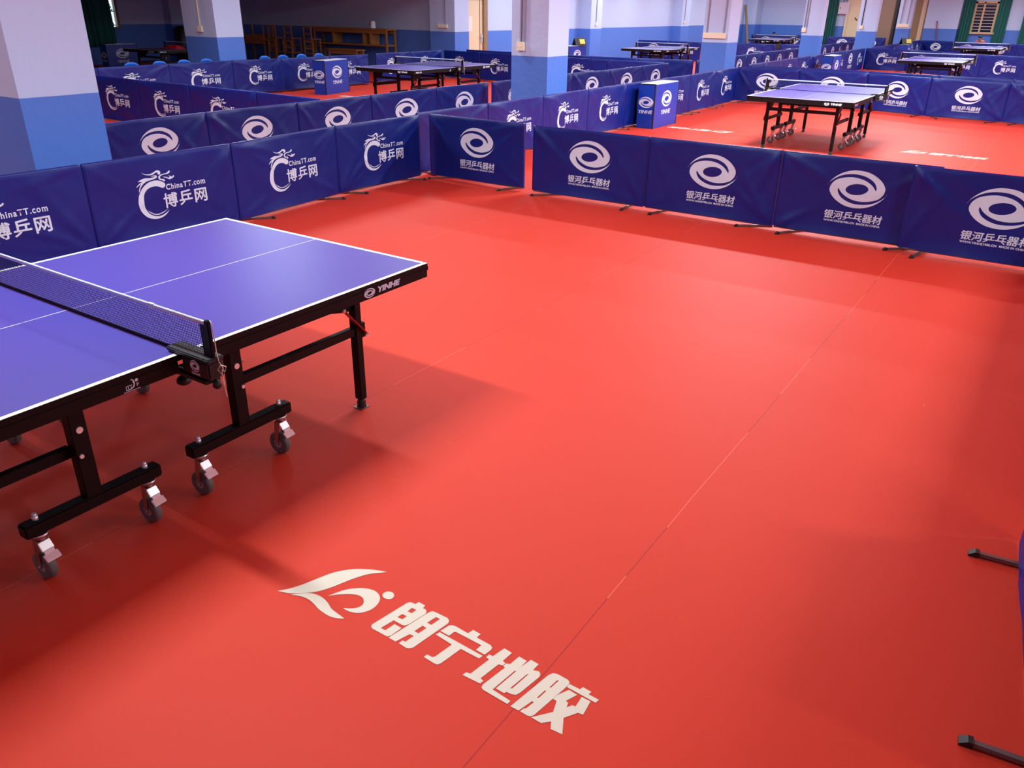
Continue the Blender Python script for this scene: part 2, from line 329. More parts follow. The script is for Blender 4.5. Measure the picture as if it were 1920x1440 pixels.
FLOOR_MARK={'leaf':[(-0.129,-0.509),(-0.098,-0.533),(-0.056,-0.555),(-0.004,-0.574),(0.048,-0.594),(0.084,-0.617),(0.119,-0.651),(0.146,-0.693),(0.165,-0.734),(0.173,-0.758),(0.158,-0.744),(0.126,-0.712),(0.082,-0.687),(0.04,-0.67),(-0.002,-0.654),(-0.038,-0.636),(-0.067,-0.613),(-0.092,-0.585),(-0.113,-0.554),(-0.123,-0.528)],
'leaf2':[(-0.117,-0.563),(-0.093,-0.586),(-0.07,-0.617),(-0.063,-0.645),(-0.064,-0.673),(-0.072,-0.703),(-0.086,-0.735),(-0.091,-0.77),(-0.096,-0.807),(-0.108,-0.787),(-0.116,-0.761),(-0.116,-0.727),(-0.112,-0.697),(-0.103,-0.665),(-0.098,-0.637),(-0.099,-0.612),(-0.107,-0.584)],
'swirl':[(-0.046,-0.676),(-0.024,-0.685),(0.006,-0.699),(0.031,-0.718),(0.054,-0.745),(0.066,-0.773),(0.069,-0.798),(0.063,-0.819),(0.05,-0.837),(0.027,-0.849),(-0.001,-0.852),(-0.025,-0.845),(-0.047,-0.828),(-0.059,-0.802),(-0.062,-0.78),(-0.061,-0.766),(-0.044,-0.792),(-0.028,-0.806),(-0.009,-0.809),(0.005,-0.801),(0.017,-0.785),(0.019,-0.765),(0.011,-0.743),(-0.005,-0.719),(-0.025,-0.695)],
'dot':[(0.091,-0.867),(0.084,-0.871),(0.077,-0.872),(0.07,-0.87),(0.064,-0.864),(0.061,-0.857),(0.06,-0.848),(0.062,-0.84),(0.067,-0.833),(0.074,-0.829),(0.082,-0.828),(0.089,-0.831),(0.095,-0.836),(0.098,-0.844),(0.099,-0.852),(0.096,-0.861)],
'lang':[(-0.073,-0.909),(-0.063,-0.904),(0.087,-0.931),(0.095,-0.936),(0.099,-0.948),(0.098,-0.958),(0.114,-0.962),(0.113,-0.992),(0.098,-0.994),(0.098,-1.007),(0.091,-1.016),(0.08,-1.02),(0.009,-1.006),(-0.003,-1),(-0.007,-0.99),(-0.006,-0.951),(-0.059,-0.94),(-0.058,-0.96),(-0.018,-0.966),(-0.019,-0.998),(-0.067,-0.992),(-0.076,-0.986),(-0.077,-0.971),(-0.077,-0.919)],
'lang_h1':[(0.055,-0.96),(0.077,-0.962),(0.078,-0.981),(0.056,-0.979)],
'lang_h2':[(0.013,-0.951),(0.034,-0.955),(0.035,-0.975),(0.014,-0.972)],
'yue':[(-0.078,-0.992),(0.091,-1.024),(0.104,-1.03),(0.107,-1.043),(0.108,-1.095),(0.101,-1.108),(0.088,-1.113),(-0.065,-1.089),(-0.075,-1.082),(-0.08,-1.071),(-0.078,-1.037),(-0.061,-1.039),(-0.061,-1.051),(-0.024,-1.056),(-0.026,-1.039),(-0.078,-1.023)],
'yue_h1':[(0.05,-1.052),(0.089,-1.06),(0.089,-1.077),(0.05,-1.071)],
'yue_h2':[(-0.006,-1.043),(0.03,-1.049),(0.029,-1.067),(-0.006,-1.061)],
'mian':[(0.045,-1.114),(0.082,-1.122),(0.09,-1.131),(0.092,-1.144),(0.089,-1.197),(0.112,-1.202),(0.11,-1.235),(0.09,-1.233),(0.088,-1.29),(0.082,-1.302),(0.071,-1.305),(0.042,-1.3),(0.043,-1.264),(0.07,-1.267),(0.071,-1.16),(0.067,-1.155),(0.044,-1.152)],
'ding':[(0.023,-1.112),(0.039,-1.116),(0.034,-1.298),(0.018,-1.295),(0.018,-1.221),(-0.068,-1.207),(-0.079,-1.201),(-0.081,-1.189),(-0.078,-1.144),(-0.064,-1.146),(-0.063,-1.168),(-0.056,-1.173),(0.017,-1.185)],
'tu':[(-0.068,-1.293),(-0.053,-1.296),(-0.049,-1.311),(0.033,-1.324),(0.035,-1.311),(0.051,-1.311),(0.052,-1.326),(0.102,-1.337),(0.099,-1.369),(0.053,-1.364),(0.05,-1.377),(0.037,-1.375),(0.033,-1.361),(-0.047,-1.348),(-0.05,-1.362),(-0.065,-1.359)],
'ye':[(-0.075,-1.372),(-0.063,-1.369),(0.034,-1.386),(0.036,-1.377),(0.051,-1.38),(0.055,-1.391),(0.099,-1.397),(0.097,-1.428),(0.064,-1.426),(0.109,-1.436),(0.107,-1.467),(0.076,-1.465),(0.082,-1.484),(0.074,-1.494),(0.063,-1.497),(-0.025,-1.482),(-0.039,-1.476),(-0.044,-1.465),(-0.046,-1.446),(-0.054,-1.442),(-0.053,-1.411),(0.042,-1.424),(0.039,-1.419),(-0.062,-1.405),(-0.068,-1.476),(-0.083,-1.474),(-0.08,-1.382)],
'ye_h':[(-0.027,-1.447),(0.05,-1.459),(0.054,-1.463),(-0.024,-1.453)],
'rou':[(-0.085,-1.487),(-0.078,-1.488),(0.084,-1.516),(0.101,-1.524),(0.106,-1.539),(0.104,-1.577),(0.098,-1.587),(0.084,-1.589),(-0.072,-1.563),(-0.083,-1.556),(-0.085,-1.547),(-0.084,-1.521),(-0.068,-1.525),(-0.065,-1.53),(-0.032,-1.537),(-0.032,-1.53),(-0.084,-1.516)],
'rou_h1':[(0.045,-1.545),(0.082,-1.55),(0.085,-1.555),(0.047,-1.55)],
'rou_h2':[(-0.013,-1.535),(0.026,-1.54),(0.026,-1.545),(-0.01,-1.54)],
'jiao':[(0.077,-1.586),(0.092,-1.59),(0.092,-1.627),(0.105,-1.63),(0.103,-1.661),(0.09,-1.659),(0.089,-1.695),(0.073,-1.692)],
'jiao2':[(0.027,-1.578),(0.071,-1.6),(0.068,-1.631),(0.028,-1.614),(0.025,-1.624),(0.008,-1.628),(0.024,-1.638),(0.027,-1.649),(0.069,-1.646),(0.069,-1.677),(0.012,-1.683),(0.01,-1.667),(-0.031,-1.641),(-0.084,-1.668),(-0.087,-1.63),(-0.063,-1.617),(-0.085,-1.596),(-0.084,-1.56),(-0.03,-1.604),(0.012,-1.591),(0.012,-1.578)]}

# ------------------------------------------------------------------ materials
M_floor = floor_mat(); M_wall = paint_mat()
M_ceil = mat('ceiling_white', (225, 232, 238), 0.9)
M_fabric = fabric_mat()
M_print = mat('white_fabric_print', (210, 226, 240), 0.5)
M_alu = mat('grey_metal_tube', (128, 118, 112), 0.42, metal=0.75)
M_cap = mat('black_plastic', (26, 24, 22), 0.5)
M_top = mat('violet_table_surface', (66, 57, 142), 0.42, spec=0.4)
M_line = mat('white_table_line', (232, 232, 225), 0.45)
M_black = mat('black_powder_coat', (8, 6, 7), 0.5, spec=0.22)
M_red = mat('red_steel', (150, 20, 24), 0.4)
M_chrome = mat('chrome', (236, 240, 238), 0.32, metal=0.55)
M_zinc = mat('zinc_plate', (190, 190, 190), 0.25, metal=1.0)
M_tyre = mat('grey_rubber', (104, 98, 94), 0.6)
M_hub = mat('grey_hub', (172, 166, 160), 0.5)
M_net = mat('dark_net_cord', (18, 22, 66), 0.7)
M_tape = mat('white_net_tape', (212, 222, 234), 0.6)
M_cord = mat('white_cord', (222, 205, 190), 0.7)
M_floorprint = mat('cream_floor_print', (218, 209, 186), 0.5, vary=0.03, bscale=14)
M_box = mat('blue_box_laminate', (13, 60, 168), 0.38, spec=0.5)
M_boxtop = mat('white_box_top', (232, 234, 236), 0.3)
M_ivory = mat('ivory_plastic', (236, 226, 196), 0.45)
M_conduit = mat('white_conduit', (212, 208, 220), 0.5)
M_conduit_grey = mat('grey_conduit', (140, 136, 156), 0.5)
M_wood = mat('worn_school_wood', (168, 112, 58), 0.55, vary=0.3, bscale=12)
M_darkwood = mat('dark_brown_wood', (74, 48, 34), 0.5, vary=0.25, bscale=10)
M_chair = mat('blue_chair_plastic', (20, 105, 215), 0.35)
M_curtain = mat('green_curtain', (24, 98, 90), 0.75)
M_door = mat('cream_door', (226, 210, 172), 0.4)
M_frame = mat('tan_door_frame', (142, 116, 86), 0.45)
M_dark = mat('dark_void', (14, 13, 13), 0.4)
M_glass = mat('dark_glass', (24, 26, 28), 0.12)
M_paper = mat('paper', (236, 230, 212), 0.8)
M_yellow = mat('yellow_card', (196, 186, 80), 0.6)
M_skin = mat('skin', (178, 126, 98), 0.55)
M_hair = mat('black_hair', (16, 13, 12), 0.5)
M_shirt_red = mat('red_shirt', (196, 44, 52), 0.8)
M_trouser = mat('dark_trousers', (24, 26, 34), 0.8)
M_shirt_dark = mat('black_shirt', (24, 24, 30), 0.8)
M_leaf = mat('leaf_green', (58, 110, 42), 0.6, vary=0.3, bscale=6)

# ------------------------------------------------------------------ the room
def slab(name, x0, x1, y0, y1, z0, z1, m, label=None):
    return struct(MB().bb(x0, x1, y0, y1, z0, z1).build(name, m), label)
slab('floor', -7, 47, -9, 25, -0.08, 0.0, M_floor, 'red sports vinyl floor with welded seams')
slab('ceiling', -7, 47, -9, 25, CEIL, CEIL + 0.1, M_ceil)
slab('wall_back', 19.6, 47, 13.6, 13.8, 0, CEIL, M_wall, 'two-tone lavender and blue wall behind the far left courts')
slab('wall_annexe', 19.3, 19.6, 13.75, 24.6, 0, CEIL, M_wall)
slab('wall_left', -7.2, -7, -9, 25, 0, CEIL, M_wall)
slab('wall_front', -7, 47, -9.2, -9, 0, CEIL, M_wall)
slab('wall_far', 46.0, 46.2, -9, 13.8, 0, CEIL, M_wall, 'two-tone wall at the far end of the hall')
# annexe end wall with a window opening
wx0, wx1, wz0 = 14.2, 15.12, 1.08
struct(MB().bb(-7, wx0, 24.5, 24.7, 0, CEIL).bb(wx1, 19.3, 24.5, 24.7, 0, CEIL).bb(wx0, wx1, 24.5, 24.7, 0, wz0).bb(wx0, wx1, 24.5, 24.7, 2.5, CEIL).build('wall_end', M_wall))
slab('shade_beam', -7, 18.9, 13.62, 14.5, 2.5, CEIL, M_wall, 'unseen added beam keeping hall light out of the dark side room')  # beam added out of view to block hall light from the side room
slab('trim_2', 16.85, 17.9, 24.1, 24.5, 0, CEIL, M_wall)
# pillars and pilasters
for i, (x0, x1, y0, y1) in enumerate([(1.77, 2.43, 4.45, 5.12), (9.87, 10.5, 4.56, 5.24), (18.1, 18.82, 4.68, 5.3), (26.55, 26.95, 4.74, 5.33),
                                      (34.75, 35.15, 4.77, 5.46), (43.3, 43.75, 4.95, 5.56), (10.67, 11.4, 13.63, 14.75),
                                      (18.9, 19.6, 13.36, 14.3), (26.75, 27.6, 13.1, 13.6), (35.3, 36.2, 13.15, 13.6), (45.0, 46.0, 13.0, 13.6), (18.9, 19.3, 23.6, 24.5)]):
    slab('pillar_%d' % (i + 1), x0, x1, y0, y1, 0, CEIL, M_wall)
slab('trim_3', 45.7, 46, 3.2, 4.7, 0, CEIL, M_wall)

# sockets and switches with their surface conduits
def socket(x, y, z, w, h, face, n, label, cat, m=None, cm=None):
    """face '-x' or '-y': the wall side the box is fixed to looks that way"""
    t = thing('wall_socket', label, cat, (x, y, z), -PI / 2 if face == '-x' else 0)
    MB().bb(-w / 2, w / 2, -0.045, -0.001, -h / 2, h / 2, bevel=0.004).build('cover_plate', m or M_ivory, t)
    for k in range(max(1, int(w / 0.12))):
        MB().bb(-w / 2 + 0.06 + k * 0.12 - 0.018, -w / 2 + 0.06 + k * 0.12 + 0.018, -0.049, -0.044, -0.012, 0.012).build('socket_insert', M_paper, t)
    for dx in n:
        MB().bb(dx - 0.012, dx + 0.012, -0.022, -0.001, h / 2, CEIL - z - 0.01).build('conduit', cm or M_conduit_grey, t)
    return t
socket(9.868, 5.05, 1.34, 0.13, 0.13, '-x', (-0.01, 0.06), 'ivory socket box with conduit on the pillar in the middle', 'wall socket')
socket(18.098, 5.0, 1.35, 0.56, 0.12, '-x', (-0.2, 0.22), 'long ivory socket strip on the pillar left of the second table', 'wall socket')
socket(26.548, 5.27, 1.36, 0.13, 0.13, '-x', (0.0, 0.07), 'small ivory socket box on the pillar behind the second table', 'wall socket')
socket(34.748, 5.31, 1.35, 0.13, 0.13, '-x', (0.0, 0.0), 'small white switch box on the pillar right of the cream door', 'wall switch')
socket(43.298, 5.25, 1.33, 0.5, 0.13, '-x', (-0.15, 0.15), 'white socket strip on the farthest pillar', 'wall socket')
socket(10.668, 14.15, 1.36, 0.16, 0.12, '-x', (0.0,), 'ivory socket with white pipe on pillar at the dark room', 'wall socket', cm=M_ivory)
socket(18.898, 13.8, 1.35, 0.36, 0.1, '-x', (0.1,), 'ivory socket strip beside the cream door left of middle', 'wall socket')
socket(27.15, 13.098, 1.36, 0.09, 0.12, '-y', (0.0,), 'white switch with grey pipe on the back wall', 'wall switch')
socket(35.6, 13.148, 1.38, 0.09, 0.12, '-y', (0.0,), 'white switch on the back wall pilaster above the far table', 'wall switch')

# door beside the pilaster, cream leaf with tan frame
f = MB().bb(19.62, 19.68, 13.52, 13.6, 0, 2.12).bb(20.58, 20.78, 13.5, 13.6, 0, 2.12).bb(19.62, 20.78, 13.5, 13.6, 2.1, 2.22).build('door_1', M_frame)
struct(f, 'cream door in a tan frame beyond the dark room')
MB().bb(19.68, 20.58, 13.56, 13.6, 0, 2.1).bb(20.42, 20.44, 13.548, 13.562, 0, 2.1, mi=1).build('door_leaf', [M_door, M_frame], f)
MB().bb(20.48, 20.53, 13.525, 13.562, 0.86, 1.12).tube((20.5, 13.50, 1.05), (20.5, 13.56, 1.05), 0.014).bar((20.51, 13.50, 1.05), (20.39, 13.50, 1.05), 0.02, 0.02).build('door_handle', M_chrome, f)
tag(MB().bb(19.78, 20.03, 13.552, 13.558, 1.2, 1.62).build('paper_notice', M_paper), 'white paper notice taped to the cream door', 'notice')

# annexe window with a bright gap, tan frame and a dark curtain
w = MB().bb(wx0, wx0 + 0.05, 24.44, 24.52, wz0, 2.5).bb(wx1 - 0.09, wx1, 24.40, 24.52, wz0, 2.5).bb(wx0, wx1, 24.44, 24.52, wz0, wz0 + 0.05).bb(wx0, wx1, 24.44, 24.52, 2.45, 2.5).bb(14.84, 14.88, 24.46, 24.5, wz0, 2.45).bb(wx0, wx1, 24.47, 24.49, 1.58, 1.6).build('window_1', M_frame)
struct(w, 'bright window half hidden by the dark green curtain')
def glass_mat():
    m = bpy.data.materials.new('clear_glass'); m.use_nodes = True; b = m.node_tree.nodes['Principled BSDF']
    b.inputs['Transmission Weight'].default_value = 1.0; b.inputs['Roughness'].default_value = 0.02; b.inputs['IOR'].default_value = 1.1; return m
MB().bb(wx0 + 0.05, wx1 - 0.09, 24.495, 24.505, wz0 + 0.05, 2.45).build('window_pane', glass_mat(), w)
rg = random.Random(3)
b = MB()
for k in range(500):
    p = Vector((rg.uniform(14.9, 17.0), rg.uniform(26.2, 27.4), rg.uniform(0.1, 3.6))); a = rg.uniform(0, 6.3)
    u = Vector((math.cos(a), math.sin(a) * 0.6, rg.uniform(-.7, .7))) * 0.1; v = Vector((-math.sin(a), math.cos(a), rg.uniform(-.5, .5))) * 0.05
    q = [b.bm.verts.new(p + s) for s in (-u, v, u, -v)]; b.bm.faces.new(q)
tag(b.build('foliage', M_leaf), 'green leaves outside the bright window', 'foliage', kind='stuff')

def curtain(name, x0, y0, x1, y1, z0, z1, label, folds=9, amp=0.05):
    A = Vector((x0, y0, 0)); B = Vector((x1, y1, 0)); d = (B - A); n = Vector((-d.y, d.x, 0)).normalized()
    b = MB()
    def fn(s, t):
        ph = s * folds * 2 * PI
        return A + d * (s + 0.012 * math.sin(t * 3 + s * 20)) + n * amp * (math.sin(ph) + 0.35 * math.sin(ph * 2.3 + t)) * (0.6 + 0.4 * (1 - t)) + Vector((0, 0, z0 + (z1 - z0) * t))
    b.sheet(fn, folds * 8, 10)
    o = tag(b.build(name, M_curtain), label, 'curtain')
    md = o.modifiers.new('thick', 'SOLIDIFY'); md.thickness = 0.006
    return o
curtain('window_curtain', 12.3, 24.3, 14.78, 24.3, 0.55, 2.75, 'dark green curtain hanging beside the bright window in the dark room', 12, 0.07)

M_window = mat('pale_window_frame', (196, 172, 128), 0.45)
# far end wall: window with louvres, curtains, door, cabinet
w = MB().bb(45.93, 46.0, 2.58, 2.70, 1.05, 2.42).bb(45.93, 46.0, 1.62, 1.76, 1.05, 2.42).bb(45.93, 46.0, 1.62, 2.7, 2.34, 2.44).bb(45.93, 46.0, 2.22, 2.30, 1.05, 2.4).bb(45.86, 46.0, 1.6, 2.72, 1.0, 1.09).build('window_2', M_window)
struct(w, 'louvred window between green curtains on the far wall')
MB().bb(45.985, 45.995, 1.7, 2.6, 1.08, 2.36).build('window_pane', M_glass, w)
b = MB()
for k in range(9):
    b.box((45.965, 2.16, 1.2 + k * 0.135), (0.03, 0.9, 0.02), rot=Matrix.Rotation(0.5, 4, 'Y'))
b.build('louver', M_conduit, w)
curtain('window_curtain', 45.85, 3.15, 45.85, 2.66, 0.1, 2.9, 'green curtain left of the louvred window on far wall', 4, 0.05)
curtain('window_curtain', 45.85, 1.66, 45.85, 1.15, 0.1, 2.9, 'green curtain right of the louvred window on far wall', 4, 0.05)
curtain('window_curtain', 45.85, 0.55, 45.85, -0.4, 0.1, 2.9, 'green curtain cut by the right edge of the photo', 6, 0.05)
curtain('window_curtain', 45.85, 9.9, 45.85, 9.0, 0.1, 2.9, 'green curtain between two far pillars, beside the electrical cabinet', 7, 0.06)
t = thing('electrical_cabinet', 'grey metal electrical cabinet on far wall beside green curtain', 'electrical box', (45.99, 8.68, 1.78))
MB().bb(-0.2, 0, -0.27, 0.27, 0, 0.55, bevel=0.008).build('body', M_conduit, t); MB().bb(-0.212, -0.198, -0.25, 0.25, 0.02, 0.53).build('door', M_conduit, t)
MB().bb(-0.22, -0.21, 0.17, 0.2, 0.24, 0.32).build('handle', M_cap, t); MB().path([(-0.1, 0.1, 0.55), (-0.1, 0.05, 0.7), (-0.12, -0.1, 0.66), (-0.08, -0.15, 0.9)], 0.02).build('cable', M_cap, t)
d = MB().bb(45.8, 46.0, 7.72, 7.82, 0, 2.7).bb(45.8, 46.0, 8.44, 8.54, 0, 2.7).build('door_2', M_door)
struct(d, 'tall cream door between the far pillars')
MB().bb(45.86, 45.95, 7.82, 8.44, 0, 2.7).build('door_leaf', M_door, d)
MB().path([(45.86, 7.95, 1.5), (45.78, 7.97, 1.53), (45.78, 8.06, 1.62)], 0.02).build('door_handle', M_cap, d)
t = thing('wardrobe', 'dark brown glazed wardrobe between the two farthest pillars', 'wardrobe', (45.5, 6.35, 0))
MB().bb(0, 0.45, -0.62, 0.62, 0, 2.75).build('body', M_darkwood, t)
M_brown = mat('brown_glass', (142, 118, 98), 0.25)
for y0, y1, m, g in ((-0.24, 0.61, M_darkwood, M_brown), (-0.61, -0.26, M_dark, M_glass)):
    dr = MB().bb(-0.03, 0, y0, y1, 0.05, 2.7).build('door', m, t)
    MB().bb(-0.036, -0.029, y0 + 0.06, y1 - 0.06, 0.15, 2.62).build('door_pane', g, dr)
d = MB().bb(45.85, 46.0, 5.0, 5.3, 0, 2.9).bb(45.85, 46.0, 4.72, 4.78, 0, 2.9).build('door_3', M_frame)
struct(d, 'brown and cream doorway at the far right pillar')
MB().bb(45.9, 45.98, 4.78, 5.0, 0, 2.9).build('door_leaf', M_door, d)
t = thing('broom', 'red handled broom leaning in a corner of the far wall', 'broom', (45.6, 3.9, 0))
MB().tube((0, 0, 0.12), (0.06, 0.25, 1.55), 0.018).build('handle', M_red, t); MB().box((0, 0, 0.07), (0.1, 0.32, 0.14), taper=0.5).build('brush_head', M_red, t)
tag(MB().bar((44.3, 13.0, 0.02), (44.62, 13.5, 2.15), 0.12, 0.04).build('wooden_plank', M_frame), 'tall brown wooden plank leaning on the back wall', 'plank')

# ------------------------------------------------------------------ floor markings
def floor_marking(dx, dy, rot, label):
    rings = dict(FLOOR_MARK); items = []
    holes = {}
    for k in rings:
        if '_h' in k: holes.setdefault(k.split('_h')[0], []).append(rings[k])
    for k in rings:
        if '_h' in k: continue
        items.append((fill2d([smooth(rings[k]) if k in ('leaf', 'leaf2', 'swirl', 'dot') else rings[k]] + holes.get(k, [])), 0, 0, 1, 1))
    c, s = math.cos(rot), math.sin(rot)
    def fn(x, y):
        y2 = y - 0.7625
        return Vector((dx + x * c - y2 * s, dy + x * s + y2 * c, 0.0012))
    o = mark('floor_marking', items, fn, M_floorprint)
    return tag(o, label, 'floor marking', 'printed marks on the court floors')
floor_marking(0, 0.7625, 0, 'large cream leaf emblem and four characters on the red floor nearest us')
floor_marking(12.08, 0.84, 0, 'small cream leaf emblem and characters on floor right of the second table')
floor_marking(12.3, 1.02, PI, 'cream leaf emblem and characters on floor beside the blue box, reversed')
floor_marking(12.3, 9.15, PI, 'cream floor mark at the foot of blue box left of middle')

# ------------------------------------------------------------------ barriers
W2 = 0.685; ZT = 0.74; TH = 0.013
def fold(u, z, seed):
    """outward bulge of the cover: fold creases from the corners, a flared hem, packing creases"""
    rg = random.Random(seed); s = 0.0
    uu = (u + W2) / (2 * W2)
    s += 0.011 * noise.noise((u * 2.2 + seed * 7, z * 2.4, seed * 3.1)) + 0.004 * noise.noise((u * 5 + seed, z * 4, 9.0)) + 0.0016 * noise.noise((u * 14 + seed, z * 11, 4.0))
    for c in range(11):
        cx = -W2 if rg.random() < 0.5 else W2; cz = ZT if rg.random() < 0.6 else 0.04
        ang = rg.uniform(0.25, 1.2); amp = rg.uniform(0.005, 0.016); wd = rg.uniform(0.02, 0.045); ln = rg.uniform(0.25, 0.6)
        dx = abs(u - cx); dz = abs(z - cz); along = dx * math.cos(ang) + dz * math.sin(ang); across = -dx * math.sin(ang) + dz * math.cos(ang)
        s += amp * math.exp(-(across / (wd * (0.5 + along))) ** 2) * math.exp(-(along / ln) ** 2) * min(1, along * 8)
    for cu in (-0.33, 0.02, 0.36):
        s += 0.0022 * max(0, 1 - abs(u - cu + 0.02 * math.sin(seed + cu * 9)) / 0.03)
    hem = max(0, 1 - (z - 0.03) / 0.16)
    s += 0.034 * hem * hem * math.sin(PI * min(1, max(0, uu))) * (0.6 + 0.6 * noise.noise((u * 1.6 + seed * 2.3, 4.0, seed)))
    edge = min(1, (W2 - abs(u)) / 0.05) * min(1, max(0, (ZT - z)) / 0.05)
    return max(-0.006, s) * max(0, min(1, edge))
def hemz(u, seed): return 0.041 + 0.012 * (noise.noise((u * 2.5, seed * 5.3, 1.0)))
def front_pt(u, z, seed, off=0.0): return Vector((u, -(TH + fold(u, z, seed) + off), z))
def barrier_proto(kind, seed):
    t = thing('court_barrier', 'x', 'barrier')
    b = MB(); NU, NV = 46, 24
    def front(s, tt):
        u = -W2 + 2 * W2 * s; z0 = hemz(u, seed); z = z0 + (ZT - TH - z0) * tt
        return front_pt(u, z, seed)
    g = b.sheet(front, NU, NV)
    def back(s, tt):
        u = -W2 + 2 * W2 * s; z0 = hemz(u, seed + 0.5); z = z0 + (ZT - TH - z0) * tt
        return Vector((u, TH + 0.8 * fold(-u, z, seed + 11), z))
    h = b.sheet(back, NU, NV // 2)
    top = [g[-1]]
    for a in (0.25, 0.5, 0.75):
        ang = PI * (1 - a) + 0
        top.append([b.bm.verts.new((-W2 + 2 * W2 * i / NU, TH * math.cos(PI * (1 - a)), ZT - TH + TH * math.sin(PI * a))) for i in range(NU + 1)])
    top.append(h[-1])
    for r0, r1 in zip(top, top[1:]):
        for i in range(NU):
            f = b.bm.faces.new((r0[i], r0[i + 1], r1[i + 1], r1[i])); f.smooth = True
    for i in (0, NU):                                    # close the sleeve ends
        loop = [g[j][i] for j in range(NV + 1)] + [r[i] for r in top[1:-1]] + [h[j][i] for j in range(NV // 2, -1, -1)]
        b.bm.faces.new(loop)
    b.build('fabric_cover', M_fabric, t)
    MB().tube((-W2 + 0.012, 0, 0.036), (W2 - 0.012, 0, 0.036), 0.0105, 10).tube((-W2 + 0.02, 0, 0.03), (-W2 + 0.02, 0, 0.72), 0.009, 8).tube((W2 - 0.02, 0, 0.03), (W2 - 0.02, 0, 0.72), 0.009, 8).build('frame', M_alu, t)
    for sx in (-1, 1):
        ft = MB().bb(-0.012, 0.012, -0.165, 0.165, 0.003, 0.019, bevel=0.003).build('foot', M_alu, t, (sx * 0.50, 0, 0))
        for sy in (-1, 1):
            MB().prism([(0, 0), (0.036, 0), (0.036, 0.008), (0.014, 0.023), (0, 0.023)], 0.03, Matrix.Translation((0, sy * 0.155, 0)) @ Matrix.Rotation(sy * PI / 2, 4, 'Z') @ Matrix.Rotation(PI / 2, 4, 'X')).build('end_cap', M_cap, ft)
    put_fn = lambda x, y: front_pt(x, y, seed, 0.0022)
    if kind == 'Y':
        mark('emblem', [(SPIRAL_ME, 0.023, 0.472, 1, 1)], put_fn, M_print, t, 0.05)
        mark('lettering', [(text2d('银河乒乓器材', 0.506, 0.076, 0, 0.08), -0.222 + dx, 0.189 + dz, 1, 1) for dx, dz in ((0, 0), (0.0022, 0), (-0.0022, 0), (0, 0.0016), (0, -0.0016))] + [(text2d('WWW.YINHE1986.CN  MADE IN CHINA', 0.50, 0.02, 0.03), -0.222, 0.160, 1, 1)], put_fn, M_print, t, 0.06)
    else:
        mark('emblem', [(DRAGON_ME, 0, 0, 1, 1)], put_fn, M_print, t, 0.05)
        mark('lettering', [(text2d('China', 0.162, 0.050, 0.02, 0, 1.15), -0.012, 0.432, 1, 1), (text2d('T', 0.036, 0.048, 0.02), 0.157, 0.432, 1, 1), (text2d('T', 0.036, 0.048, 0.02), 0.199, 0.432, 1, 1), (text2d('.com', 0.128, 0.036, 0.02, 0, 1.15), 0.243, 0.432, 1, 1)] + [(text2d('博乒网', 0.421, 0.124, 0, 0, 1.12), -0.050 + dx, 0.280 + dz, 1, 1) for dx, dz in ((0, 0), (0.0028, 0), (-0.0028, 0), (0, 0.0026), (0, -0.0026))], put_fn, M_print, t, 0.06)
    return t
SPIRAL_ME = fill2d([smooth(SPIRAL, 4, 75), SPIRAL_HOLE])
DRAGON_ME = fill2d([DRAGON[k] for k in ('body',)])
_bm = merge2d([(fill2d([smooth(DRAGON[k], 3, 70)]), 0, 0, 1, 1) for k in DRAGON]); DRAGON_ME = bpy.data.meshes.new('dragon'); _bm.to_mesh(DRAGON_ME); _bm.free()
PROTO = {}
VAR = {'Y': [1, 2, 3, 4], 'D': [5, 6, 7, 8]}
NBAR = [0]
ORD = ['first', 'second', 'third', 'fourth', 'fifth', 'sixth', 'seventh', 'eighth', 'ninth', 'tenth', 'eleventh']
def barrier(A, B, kind, label, group, near, turn=None, variant=None, gap=0.006):
    A = Vector((A[0], A[1], 0)); B = Vector((B[0], B[1], 0)); d = B - A
    i = NBAR[0]; NBAR[0] += 1
    key = (kind, VAR[kind][(i * 7 + i // 3) % 4 if variant is None else variant])
    c = (A + B) / 2; rz = math.atan2(d.y, d.x)
    if key not in PROTO: PROTO[key] = barrier_proto(*key)
    PROTO_USED = PROTO[key].get('used', 0)
    if not PROTO_USED and near:
        o = PROTO[key]; o['used'] = 1; o.location = c; o.rotation_euler = (0, 0, rz); o['label'] = label; o['group'] = group
    else:
        o = dup(PROTO[key], c, rz, label, group, skip=() if near else ('end_cap',))
        if 'used' in o: del o['used']
    o.scale = ((d.length - gap) / (2 * W2), 1, 1)
    rg = random.Random(i + 5); k = 0
    for ch in o.children:
        if ch.name.startswith('foot'):
            a = rg.uniform(-0.55, 0.55) if turn is None else turn[k]
            ch.rotation_euler = (0, 0, a); k += 1
    return o
def row(pts, kinds, desc, group, near=False, turns=None, variants=None, frm='left'):
    n = len(pts) - 1
    for i in range(n):
        k = kinds[i % len(kinds)]; e = 'swirl' if k == 'Y' else 'dragon'
        j = i if frm != 'right' else n - 1 - i
        which = ORD[j] + ' from ' + frm if n > 1 else 'single one'
        barrier(pts[i], pts[i + 1], k, desc % (e, which), group, near, turns[i] if turns else None, variants[i] if variants else None)
def span(a, b, n): return [(a[0] + (b[0] - a[0]) * i / n, a[1] + (b[1] - a[1]) * i / n) for i in range(n + 1)]

